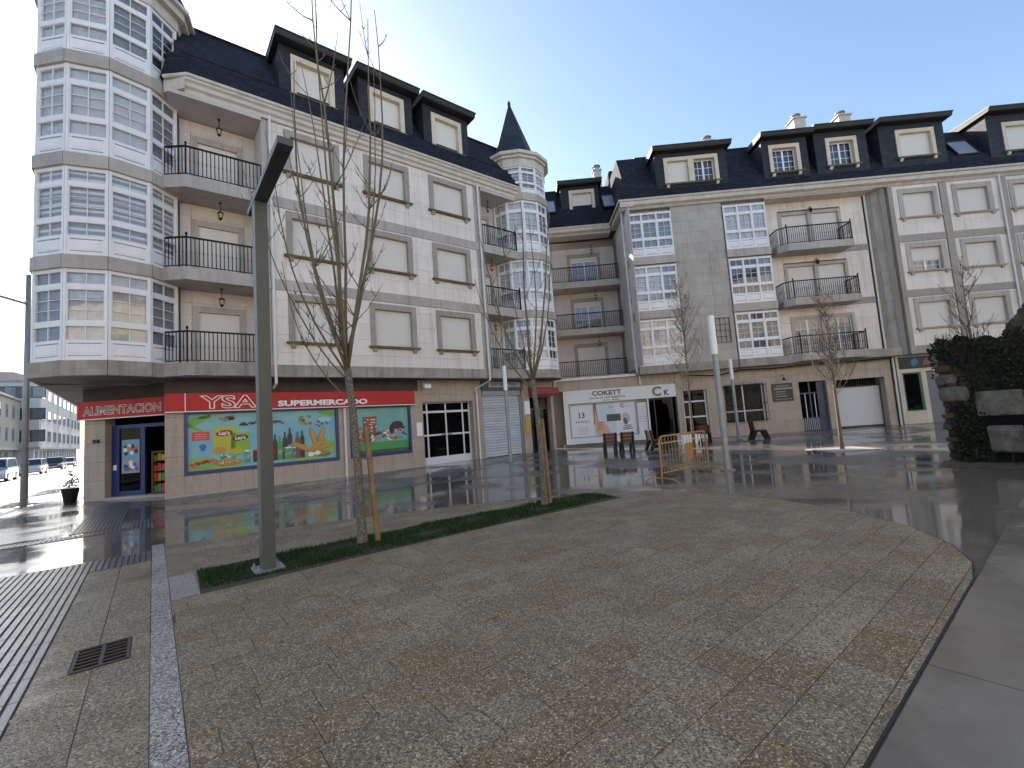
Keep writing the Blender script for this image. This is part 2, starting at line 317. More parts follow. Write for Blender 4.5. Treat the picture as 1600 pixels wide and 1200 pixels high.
for a, b_ in zip([(-.155, 8.9)]+loop, loop):
    d = Vector((b_[0]-a[0], b_[1]-a[1])).normalized(); nx, ny = d.y*.014, -d.x*.014
    ed.prism([(a[0]+nx*.1, a[1]+ny*.1), (b_[0]+nx*.1, b_[1]+ny*.1), (b_[0]+nx, b_[1]+ny), (a[0]+nx, a[1]+ny)], .0005, .0065)
ed.obj('edge_joint', mat('dark_edge_joint', (.018, .016, .012), .7), plaza)
stuff.obj('slabs_beyond', PAVE, plaza)['kind'] = 'stuff'
# left of the border strip: two columns of slabs, then ribbed tactile pavers
o = 8.6
while o < 18: ln = rng.choice([.8, 1.0, .9]); bx(F0, 'border_slab', PAVEG, plaza, -.318, -.162, o+.004, o+ln-.004, .0006, .008); o += ln
for a0, a1 in ((-.985, -.66), (-.653, -.325)):
    for s0, s1 in ((9.92, 13.2), (13.72, 18.2)):
        o = s0; first = True
        while o < s1-.01:
            ln = rng.choice([.33, .45, .6])*(rng.uniform(.5, 1) if first else 1); first = False
            if s1-o-ln < .2: ln = s1-o
            bx(F0, 'slab', PAVE, plaza, a0, a1, o+.004, o+ln-.004, .0006, .008+rng.uniform(-.001, .001)); o += ln
bx(F0, 'slab', PAVE, plaza, -.985, -.80, 13.2, 13.72, .0006, .008); bx(F0, 'slab', PAVE, plaza, -.44, -.325, 13.2, 13.72, .0006, .008)
bx(F0, 'border_slab', PAVEG, plaza, -.15, .10, 11.25, 12.35, .009, .0125)
def ribs(name, u0, u1, o0, o1, along):
    """one tactile paver with raised ribs"""
    m = MB(); m._m(RIBM); m.box(-.2, .2, -.2, .2, .0006, .003, mat('groove_dirt', (.03, .03, .03), .6))  # base between the ribs in a darker colour
    for k in range(6):
        c = -.2+.4*(k+.5)/6
        if along: m.box(c-.023, c+.023, -.197, .197, .003, .013)
        else: m.box(-.197, .197, c-.023, c+.023, .003, .013)
    return m.obj('ribbed_paver', RIBM, plaza)
protos = {True: None, False: None}
def lay(u, o, along):
    if protos[along] is None: q = protos[along] = ribs('ribbed_paver', 0, 0, 0, 0, along)
    else: q = bpy.data.objects.new('ribbed_paver', protos[along].data); COL.objects.link(q); q.parent = plaza
    q.location = (u, -o, 0)
for i in range(5):
    for j in range(12): lay(-1.19-.404*i, 10.12+.404*j, True)
for i in range(9):
    for j in range(2): lay(-.52-.404*i, 9.31+.404*j, True)
for i in range(2):
    for j in range(15): lay(-1.04-.404*i, -.3+.404*j, True)
for i in range(7):
    for j in range(1): lay(-.48-.404*i, 5.96+.404*j, True)
for j in range(2): lay(-.48, 5.1+.404*j, True)
for i in range(-2, 6):
    for j in range(2):
        a = .28+3.02*i; bx(F0, 'concrete_slab', CSLAB, plaza, a+.006, a+3.014, 17.765+3*j, 20.75+3*j, .0006, .008)
# drain grate
g = empty('drain_grate', Lw(-.62, 13.46), LA)
tag(g, 'dark cast iron drain grate set in the granite slabs', 'drain grate')
m = MB(); GR = mat('cast_iron', (.03, .026, .023), .6, (.055, .038, .028), 9)
m.box(-.17, .17, -.25, -.225, .002, .016); m.box(-.17, .17, .225, .25, .002, .016); m.box(-.17, -.15, -.225, .225, .002, .016); m.box(.15, .17, -.225, .225, .002, .016); m.obj('frame', GR, g)
for k in range(5): bx(F0, 'bar', GR, g, -.15, .15, -.16+.076*k, -.144+.076*k, .004, .014)
bx(F0, 'bar', GR, g, -.012, .012, -.225, .225, .0045, .0145); bx(F0, 'pit', DARK, g, -.15, .15, -.225, .225, .0007, .0015)
# grass strip
gp = [(.12, 11.2), (6.94, 11.62), (6.96, 12.66), (.08, 12.38)]
gp = [(.14, 11.2), (3.5, 11.32), (6.94, 11.68), (6.95, 12.64), (3.5, 12.42), (.10, 12.36)]
m = MB(); m.prism(gp, .001, .013, mat('turf_soil', (.03, .045, .012), .95, (.05, .04, .02), 8))
GB = mat('grass_blade', (.012, .040, .007), .7, (.022, .058, .010), 3, spec=.2); GB2 = mat('grass_dry', (.13, .12, .04), .7)
rg = random.Random(5); pc = gp[::-1]
def inside(p, P): return all(((P[i][0]-P[i-1][0])*(p[1]-P[i-1][1])-(P[i][1]-P[i-1][1])*(p[0]-P[i-1][0]))*sg >= 0 for i in range(len(P)))
sg = 1 if sum((gp[i-1][0]*gp[i][1]-gp[i][0]*gp[i-1][1]) for i in range(len(gp))) > 0 else -1
cnt = 0
while cnt < 26000:
    p = (rg.uniform(.05, 7), rg.uniform(11.1, 12.7))
    if not inside(p, gp): continue
    if math.hypot((p[0]-3.05)/.35, (p[1]-11.95)/.08) < 1 and rg.random() < .8: continue
    a = rg.uniform(0, 6.28); h = rg.uniform(.016, .05)*(1+.7*math.sin(p[0]*4.1+p[1]*3)*math.sin(p[0]*1.7-p[1]*5)); l = rg.uniform(0, .03); wd = .005
    dx, dy = math.cos(a), math.sin(a)
    m.poly([(p[0]-dy*wd, p[1]+dx*wd, .011), (p[0]+dy*wd, p[1]-dx*wd, .011), (p[0]+dx*l, p[1]+dy*l, .012+h)], GB if rg.random() < .96 else GB2); cnt += 1
gs = put(m.obj('grass_strip', GB, fix=False), LO, LA); tag(gs, 'narrow strip of short green grass at the foot of the trees', 'grass', kind='stuff')

# ------------------------------------------------------------------ building kit
def clad(fr, parent, u0, u1, zs, o0, o1, mt, openings=(), length=1.25, gap=.007, name='cladding_panel', stag=True):
    """stone courses between the z lines zs, cut round the openings (ua,ub,za,zb)"""
    us = sorted({u0, u1, *[x for q in openings for x in (max(q[0], u0), min(q[1], u1))]})
    for a, b_ in zip(us, us[1:]):
        if b_-a < .01: continue
        ops = [q for q in openings if q[0] <= a+1e-6 and q[1] >= b_-1e-6]
        for r, (za, zb) in enumerate(zip(zs, zs[1:])):
            segs = [(za, zb)]
            for q in ops:
                ns = []
                for s0, s1 in segs:
                    if q[3] <= s0 or q[2] >= s1: ns.append((s0, s1)); continue
                    if q[2] > s0+.02: ns.append((s0, q[2]))
                    if q[3] < s1-.02: ns.append((q[3], s1))
                segs = ns
            for s0, s1 in segs:
                n = max(1, round((b_-a)/length)); cuts = [a+(b_-a)*k/n for k in range(n+1)]
                if stag and n > 1 and r % 2: st = (b_-a)/n/2; cuts = [a]+[c+st for c in cuts[:-1]]+[b_]
                for c0, c1 in zip(cuts, cuts[1:]):
                    if c1-c0 > .03: bx(fr, name, mt, parent, c0+gap*.5, c1-gap*.5, o0, o1, s0+gap*.5, s1-gap*.5)
def stone_window(fr, parent, u0, u1, z0, z1, o, kind=0, surround=GRAN, sill=SILL, jw=.22, depth=.2, cols=1, wall=.04):
    """window in a stone surround; outer size u0..u1, z0..z1 (sill below). kind 0 shutter down, 1 nearly down, 2 glazed, 3 half"""
    m = MB(fr)
    m.box(u0, u0+jw, o-depth, o+wall, z0, z1); m.box(u1-jw, u1, o-depth, o+wall, z0, z1); m.box(u0+jw, u1-jw, o-depth, o+wall, z1-jw*1.1, z1)
    mid = []
    if cols == 2: c = (u0+u1)/2; m.box(c-.16, c+.16, o-depth, o+wall, z0, z1-jw*1.1); mid = [(u0+jw, c-.16), (c+.16, u1-jw)]
    else: mid = [(u0+jw, u1-jw)]
    win = m.obj('window', surround, parent)
    s = MB(fr); s.box(u0-.07, u1+.07, o-depth, o+.14, z0-.09, z0); s.box(u0-.1, u1+.1, o-.02, o+.17, z0-.045, z0-.01); s.obj('sill', sill, win)
    for c in (u0+.06, u1-.22):
        k = MB(fr); k.prof([(o-.01, z0-.24), (o+.05, z0-.24), (o+.12, z0-.12), (o+.12, z0-.092), (o-.01, z0-.092)], c, c+.16); k.obj('bracket', surround, win)
    for i, (a, b_) in enumerate(mid):
        kk = kind[i] if isinstance(kind, (list, tuple)) else kind
        zt = z1-jw*1.1; zb = {0: z0, 1: z0+.16, 2: zt-.12, 3: z0+(zt-z0)*.45, 4: z0+.07}[kk]
        if kk != 2: bx(fr, 'roller_shutter', SHUT, win, a, b_, o-depth+.03, o-depth+.06, zb, zt)
        if kk: 
            glazed(fr, win, a, b_, z0, zb+.02 if kk != 2 else zt, o-depth+.0, 2, max(1, round((zb-z0)/.38)) if kk != 1 else 1)
    return win
def glazed(fr, win, a, b_, z0, z1, o, ncol=2, nrow=3, cur=None):
    m = MB(fr); e = .055
    m.box(a, a+e, o-.03, o+.015, z0, z1); m.box(b_-e, b_, o-.03, o+.015, z0, z1); m.box(a+e, b_-e, o-.03, o+.015, z0, z0+e); m.box(a+e, b_-e, o-.03, o+.015, z1-e, z1)
    c = (a+b_)/2; m.box(c-.05, c+.05, o-.03, o+.017, z0+e, z1-e)
    for s0, s1 in ((a+e, c-.05), (c+.05, b_-e)):
        mm = (s0+s1)/2; m.box(mm-.011, mm+.011, o-.02, o+.005, z0+e, z1-e)
        for r in range(1, nrow): zz = z0+e+(z1-z0-2*e)*r/nrow; m.box(s0, s1, o-.019, o+.004, zz-.011, zz+.011)
        bx(fr, 'pane', GLASS, win, s0, s1, o-.012, o-.008, z0+e, z1-e)
    m.obj('frame', WPAINT, win); bx(fr, 'curtain', cur or random.choice(CUR[:4]), win, a, b_, o-.15, o-.14, z0, z1)
def gallery(fr, parent, u0, u1, z0, z1, n, cur, lights=False, name='gallery_window', p0=True):
    """white glazed gallery: panelled apron, low lights, main sash, transom"""
    H = z1-z0; m = MB(fr); po = .062; d = -.07
    Z = [(z0+.22*H, z0+.375*H, 1), (z0+.425*H, z0+.785*H, 3), (z0+.835*H, z0+.965*H, 1)]
    rails = [(z0, z0+.22*H), (z0+.375*H, z0+.425*H), (z0+.785*H, z0+.835*H), (z0+.965*H, z1)]
    w = (u1-u0)/n; panes = []; sashes = []
    for i in range(n+1):
        c = u0+w*i; a, b_ = (c, c+po) if i == 0 else (c-po, c) if i == n else (c-po*.7, c+po*.7); m.box(a, b_, d, .03, z0, z1)
    for i in range(n):
        a = u0+w*i+(po if i == 0 else po*.7); b_ = u0+w*(i+1)-(po if i == n-1 else po*.7); sashes.append((a, b_))
        for r, (s0, s1) in enumerate(rails):
            if r == 0:
                m.box(a, b_, d-.02, -.055, s0, s1); m.box(a, b_, -.055, .012, s0, s0+.045*H); m.box(a, b_, -.055, .016, s1-.03*H, s1); m.box(a, a+.07, -.055, .01, s0+.045*H, s1-.03*H); m.box(b_-.07, b_, -.055, .01, s0+.045*H, s1-.03*H)
                m.box(a+.07, b_-.07, -.055, .006, s0+.058*H, s1-.043*H); m.box(a+.11, b_-.11, .006, .016, s0+.075*H, s1-.06*H)
            else: m.box(a, b_, d, .012, s0, s1)
        for r, (s0, s1, nr) in enumerate(Z):
            e = .036 if r == 1 else .012
            x0, x1, y0, y1 = a+e, b_-e, s0+e, s1-e
            m.box(a, x0, d, .004, s0, s1); m.box(x1, b_, d, .004, s0, s1); m.box(x0, x1, d, .003, s0, y0); m.box(x0, x1, d, .003, y1, s1)
            c = (x0+x1)/2; q = .009; m.box(c-q, c+q, d+.01, -.008, y0, y1)
            for k in range(1, nr): zz = y0+(y1-y0)*k/nr; m.box(x0, x1, d+.011, -.009, zz-q, zz+q)
            if lights:
                for s_, t_ in ((x0, c-q), (c+q, x1)):
                    for k in range(nr): panes.append((s_, t_, y0+(y1-y0)*k/nr+(q if k else 0), y0+(y1-y0)*(k+1)/nr-(q if k < nr-1 else 0)))
            else: panes.append((x0, x1, y0, y1))
    win = m.obj(name, WPAINT, parent)
    for x0, x1, y0, y1 in panes: bx(fr, 'pane', GLASS, win, x0, x1, -.04, -.036, y0, y1)
    for i, (a, b_) in enumerate(sashes):
        c = cur[i % len(cur)]; bx(fr, 'curtain', CUR[c], win, a-.02, b_+.02, -.115, -.105, z0+.2*H, z1)
    return win
BAL = {}
def railing(path, parent, z0, h=1.05, mt=IRON, step=.115, name='railing', posts=()):
    """iron balcony railing along a path of (u,o): rails as one mesh, each baluster its own"""
    m = MB(); r = .022
    for (a, b_) in zip(path, path[1:]):
        d = Vector((b_[0]-a[0], b_[1]-a[1])); L_ = d.length; d.normalize(); n = Vector((-d.y, d.x))*r
        for zz, hh, k in ((z0+h-.05, .05, 1.3), (z0+.06, .025, .7)):
            m.prism([(a[0]-n.x*k, a[1]-n.y*k), (b_[0]-n.x*k, b_[1]-n.y*k), (b_[0]+n.x*k, b_[1]+n.y*k), (a[0]+n.x*k, a[1]+n.y*k)], zz, zz+hh)
    for p in posts:
        m.box(p[0]-.025, p[0]+.025, p[1]-.025, p[1]+.025, z0, z0+h+.05)
        m.tube([(p[0], p[1], z0+h+.03), (p[0], p[1], z0+h+.07), (p[0], p[1], z0+h+.11), (p[0], p[1], z0+h+.15)], [.012, .04, .04, .008], 6)
    ra = m.obj(name, mt, parent)
    key = (mt.name, round(h, 2))
    for (a, b_) in zip(path, path[1:]):
        d = Vector((b_[0]-a[0], b_[1]-a[1])); n = max(1, round(d.length/step))
        for i in range(n+1):
            if key not in BAL:
                q = MB(); q.tube([(0, 0, .085), (0, 0, h*.45), (0, 0, h*.5), (0, 0, h*.55), (0, 0, h-.05)], [.0145, .0145, .022, .0145, .0145], 5, cap=False); o_ = q.obj('baluster', mt, ra); BAL[key] = o_.data
            else: o_ = bpy.data.objects.new('baluster', BAL[key]); COL.objects.link(o_); o_.parent = ra
            p = (a[0]+d.x*i/n, a[1]+d.y*i/n); o_.location = (p[0], -p[1], z0)
    return ra
def lantern(parent, u, o, z):
    m = MB(); m.tube([(u, o, z), (u, o, z-.32)], .012, 5); m.tube([(u, o, z), (u, o, z-.03)], .05, 8)
    m.tube([(u, o, z-.32), (u, o, z-.36), (u, o, z-.40)], [.02, .09, .10], 6)
    for k in range(6): a = k*math.pi/3; m.tube([(u+.09*math.cos(a), o+.09*math.sin(a), z-.4), (u+.055*math.cos(a), o+.055*math.sin(a), z-.58)], .009, 4)
    m.tube([(u, o, z-.57), (u, o, z-.60), (u, o, z-.66)], [.065, .06, .01], 6); l = m.obj('lantern', IRON, parent)
    q = MB(); q.tube([(u, o, z-.41), (u, o, z-.57)], [.078, .046], 6); q.obj('lantern_glass', mat('lantern_glass', (.55, .45, .25), .3), l)
def dormer(parent, u0, u1, wu0, wu1, wz0, wz1, of, ob, zb, zt, kind=0, cols=1, pre='dormer'):
    """slate dormer: body u0..u1, window outer wu0..wu1/wz0..wz1 at front plane of, back to ob; roof slab top zt"""
    m = MB(); m.box(u0, wu0, ob, of, zb, zt-.23); m.box(wu1, u1, ob, of, zb, zt-.23); m.box(wu0, wu1, ob, of, wz1, zt-.23); m.box(wu0, wu1, ob, of, zb, wz0); m.box(wu0, wu1, ob, of-.35, wz0, wz1)
    d = m.obj(pre, SLATEB, parent); 
    r = MB(); r.prof([(ob-.5, zt-.24), (of+.42, zt-.24), (of+.46, zt-.18), (of+.52, zt-.02), (ob-.5, zt+.12)], u0-.2, u1+.2, ROOFDK); r.prof([(of+.5, zt-.05), (of+.545, zt-.05), (of+.545, zt+.0), (ob-.5, zt+.15), (ob-.5, zt+.12)], u0-.22, u1+.22, ROOFED); r.obj('dormer_roof', ROOFDK, d)
    stone_window(F0, d, wu0, wu1, wz0, wz1, of, kind, CREAM, SILL, .2, .22, cols, .05)
    return d
def downpipe(parent, pts, r=.05, m=PIPE):
    b_ = MB(); b_.tube(pts, r, 8); return b_.obj('downpipe', m, parent, smooth=False)
def ngon(c, Rr, n=12, a0=0): return [(c[0]+Rr*math.cos(R(a0+360/n*k)), c[1]+Rr*math.sin(R(a0+360/n*k))) for k in range(n)]
FLO = [4.3, 7.45, 10.6]

# ------------------------------------------------------------------ supermarket building
SB = empty('apartment_building', LO, LA)
tag(SB, 'white panelled apartment block with glazed corner tower, slate mansard roof and supermarket below', 'building')
m = MB(); m.prism([(-.9, -1.0), (.45, -.55), (2.84, -.55), (2.84, .5), (12.6, .5), (12.6, -.55), (15.4, -.55), (17.6, -1.0), (17.6, -13), (-2.95, -13), (-2.95, -1.2)], 3.86, 13.6)
m.prism([(-1.9, -6.2), (1.9, -1.9), (1.9, -1.1), (17.3, -1.1), (17.3, -12.6), (-1.9, -12.6)], 0, 3.86); wall = m.obj('wall', CORE, SB)
tc, TR = (-1.34, -1.08), 2.0
def tow(Rr): return [(max(p[0], -3.05-(Rr-2)), p[1]) for p in ngon((-1.34, -1.08), Rr)]
uc, UR = (15.98, -.35), 1.72
m = MB(); m.prism(tow(1.62), 4.2, 16.6); m.prism(ngon(uc, 1.38), 4.2, 15.5); m.obj('tower_core', CUR[3], SB)
# upper cladding courses
ops = []
wins = []
kinds = [[4, 4, 4], [0, 0, 0], [0, 1, 1]]
for fi, (za, zb) in enumerate(((5.15, 6.95), (8.42, 10.12), (11.68, 13.36))):
    for wi, ua in enumerate((3.6, 6.66, 9.72)): wins.append((ua, ua+2.06, za, zb, kinds[fi][wi])); ops.append((ua+.1, ua+1.96, za, zb-.1))
for zs in ([4.3, 4.75, 5.4, 6.05, 6.7, 7.05], [7.45, 8.05, 8.7, 9.35, 10.0, 10.2], [10.6, 11.2, 11.85, 12.5, 13.15, 13.5]):
    clad(F0, wall, 3.06, 12.18, zs, .5, .8, WHITE, ops, 1.55)
    for a, b_ in ((2.84, 3.05), (12.19, 12.6)): clad(F0, wall, a, b_, zs, .5, .8, GRANL, (), 2)
for z0, z1 in ((3.86, 4.3), (7.05, 7.45), (10.2, 10.6)):
    n = 7
    for k in range(n): a = 2.84+(12.6-2.84)*k/n; bx(F0, 'band_stone', GRANL if z0 > 4 else CONC, wall, a+.004, a+(12.6-2.84)/n-.004, .45, .835, z0+.003, z1-.003)
for q in wins: stone_window(F0, SB, *q[:4], .8, q[4])
# balconies, both columns
for i, z in enumerate(FLO):
    th = .42
    p1 = [(-.05, .45), (.55, .9), (2.84, .9), (2.84, -.6), (.1, -.6)]
    m = MB(); m.prism(p1, z-th, z-.001); sb = m.obj('balcony', CONC if i == 0 else GRANL, SB)
    railing([(.02, .42), (.57, .84), (2.8, .84)], sb, z, posts=[(.57, .84)])
    p2 = [(12.6, .86), (14.75, .86), (15.2, .4), (15.4, -.6), (12.6, -.6)]
    m = MB(); m.prism(p2, z-th, z-.001); sb = m.obj('balcony', CONC if i == 0 else GRANL, SB)
    railing([(12.64, .8), (14.75, .8), (14.98, .55)], sb, z, posts=[(14.75, .8)])
    # recessed walls
    top = z+2.73
    zs = [z, z+.62, z+1.24, z+1.86, z+2.3, top]
    clad(F0, wall, .45, 2.84, zs, -.55, -.42, BWALL, [(.78, 2.42, z, z+2.2)], 1.2)
    clad(F0, wall, 12.6, 15.4, zs, -.55, -.42, BWALL, [(12.85, 14.0, z, z+2.15)], 1.2)
    clad(Fr(2.83, .2, 180), wall, -.65, .6, zs, 0, .012, BWALL, (), 2); clad(Fr(12.61, .2, 0), wall, -.6, .65, zs, 0, .012, BWALL, (), 2)
    m = MB(); m.box(.78, .98, -.55, -.38, z, z+2.2); m.box(2.22, 2.42, -.55, -.38, z, z+2.2); m.box(.98, 2.22, -.55, -.38, z+1.98, z+2.2)
    dr = m.obj('balcony_door', GRANL, SB); bx(F0, 'roller_shutter', SHUT, dr, .98, 2.22, -.52, -.48, z, z+1.98)
    m = MB(); m.box(12.85, 13.0, -.55, -.38, z, z+2.15); m.box(13.85, 14.0, -.55, -.38, z, z+2.15); m.box(13.0, 13.85, -.55, -.38, z+2.0, z+2.15)
    dr = m.obj('balcony_door', GRANL, SB)
    if i == 0: glazed(F0, dr, 13.0, 13.85, z, z+2.0, -.47, 2, 4)
    else: bx(F0, 'roller_shutter', SHUT, dr, 13.0, 13.85, -.52, -.48, z, z+2.0)
    lantern(SB, 1.6, .2, top); lantern(SB, 13.5, .2, top)
bx(F0, 'soffit', SOFF, SB, .1, 2.84, -.55, .9, 13.36, 13.5); bx(F0, 'soffit', SOFF, SB, 12.6, 15.4, -.55, .88, 13.36, 13.5)
# corner tower and small turret
for c, Rr, facets, zt, cc, lights in ((tc, TR, (45, 75, 105, 135, 165), 16.6, 4, True), (uc, UR, (75, 105, 135, 165), 15.6, 3, False)):
    bands = [(3.86, 4.3), (7.02, 7.42), (10.15, 10.55), (13.4, 13.8)]
    for bi, (z0, z1) in enumerate(bands):
        for k in range(12):
            a = R(30*k); b_ = R(30*k+30); mid = 30*k+15
            if mid in (255, 285, 315, 225): continue
            ro, ri = Rr+.07, Rr-.5; pts = [(c[0]+ri*math.cos(a), c[1]+ri*math.sin(a)), (c[0]+ro*math.cos(a+.003), c[1]+ro*math.sin(a+.003)), (c[0]+ro*math.cos(b_-.003), c[1]+ro*math.sin(b_-.003)), (c[0]+ri*math.cos(b_), c[1]+ri*math.sin(b_))]
            
            if lights: pts = [(max(p[0], -3.05-(.07 if i_ in (1, 2) else -.5)), p[1]) for i_, p in enumerate(pts)]
            MB().prism(pts, z0, z1).obj('band_stone', CONC if bi == 0 else GRANL, SB)
    apo = Rr*math.cos(R(15)); half = Rr*math.sin(R(15))
    for fi in range(4):
        z0 = bands[fi][1]; z1 = bands[fi+1][0] if fi < 3 else (16.35 if lights else 15.3)
        for k, a in enumerate(facets):
            fr = Fr(c[0]+math.cos(R(a))*(apo-.035), c[1]+math.sin(R(a))*(apo-.035), a)
            if lights and a == 165: fr = Fr(-3.02, -.62, 180)
            if lights: cur = [[1, 0, 2, 3, 1], [4, 4, 4, 4, 4], [1, 5, 5, 0, 1], [3, 1, 0, 5, 5]][fi][k] if fi else [1, 2, 0, 1, 1][k]
            else: cur = random.choice([0, 1, 3, 5])
            gallery(fr, SB, -half+.01, half-.01, z0, z1, 1, [cur], lights)
m = MB(); m.prism(tow(TR+.04), 16.35, 16.75); m.prism(tow(TR+.25), 16.75, 17.0); m.prism(tow(TR+.4), 17.0, 17.15); m.obj('tower_cornice', GUT, SB)
m = MB(); m.prism(ngon(tc, TR+.35), 17.15, 22.5, None, ngon(tc, .03)); m.obj('tower_roof', SLATE, SB)
m = MB(); m.prism(ngon(uc, UR+.03), 15.3, 15.75); m.prism(ngon(uc, UR+.15), 15.75, 15.9); m.prism(ngon(uc, UR+.28), 15.9, 16.08); m.obj('turret_cornice', GUT, SB)
m = MB(); m.prism(ngon(uc, 1.42, 8), 16.08, 20.0, None, ngon(uc, .06, 8)); m.tube([(uc[0], uc[1], 19.9), (uc[0], uc[1], 20.1), (uc[0], uc[1], 20.3)], [.09, .1, .02], 6); m.obj('turret_roof', SLATEB, SB)
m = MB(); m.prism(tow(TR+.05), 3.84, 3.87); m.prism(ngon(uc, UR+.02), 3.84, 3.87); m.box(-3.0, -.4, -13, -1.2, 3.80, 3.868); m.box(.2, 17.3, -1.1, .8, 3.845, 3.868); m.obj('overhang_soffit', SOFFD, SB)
bx(F0, 'band_stone', CONC, SB, -3.08, -2.6, -13, -1.3, 3.86, 4.3)
clad(Fr(-2.96, -7, 180), wall, -6, 5.7, [4.3, 7.0, 10.2, 13.5], 0, .03, WHITE, (), 3)
# cornice, gutter, mansard
m = MB(); m.prof([(.5, 13.5), (.9, 13.5), (.93, 13.62), (1.02, 13.68), (1.04, 13.8), (1.12, 13.86), (1.15, 14.02), (.5, 14.02)], .55, 15.3); m.prism([(.55, -.5), (.0, .5), (.55, 1.1)], 13.52, 14.0); m.obj('cornice', GUT, SB)
m = MB(); m.tube([(.0, .62, 14.0), (.6, 1.14, 14.0), (15.0, 1.14, 14.0)], .07, 8); m.obj('gutter', GUT, SB)
m = MB(); m.prof([(.5, 13.9), (1.08, 13.98), (.62, 15.12), (-.2, 15.12)], .45, 15.6); m.prof([(.56, 15.1), (-1.0, 17.45), (-12, 17.45), (-12, 15.1)], .3, 15.8); m.prism([(.45, 1.05), (-.1, .55), (.3, -.5), (.5, -.5)], 13.98, 15.12, None, [(.45, .62), (.1, .4), (.3, -.5), (.5, -.5)])
m.box(-2.9, .5, -12.8, -2, 13.6, 16.9); rf = m.obj('roof', SLATE, SB)
m = MB(); m.prof([(.55, 15.1), (.64, 15.13), (.56, 15.17)], .45, 15.6); m.prof([(-.98, 17.43), (-.9, 17.47), (-1.2, 17.52), (-1.2, 17.46)], .3, 15.8); m.obj('roof_edge', ROOFDK, rf)
m = MB(); m.box(8.9, 12.2, -5.5, -2.2, 17.0, 18.75, ROOFDK); m.box(8.8, 12.3, -5.6, -2.1, 18.75, 18.87, ROOFED); m.obj('lift_house', ROOFDK, rf)
for a, k in ((4.0, 0), (7.13, 0), (10.22, 0)):
    dormer(SB, a-.42, a+2.1, a, a+1.68, 15.12, 16.82, .5, -2.2, 14.6, 17.35, k)
downpipe(SB, [(3.12, .9, 13.9), (3.12, .9, 3.6), (3.12, .5, 3.5)]); downpipe(SB, [(12.4, .9, 13.9), (12.4, .9, 3.75), (12.0, .12, 3.4), (12.12, .08, 3.2), (12.12, .08, 0)])
downpipe(SB, [(6.0-.27, .07, 2.7), (6.0-.27, .07, .0)])
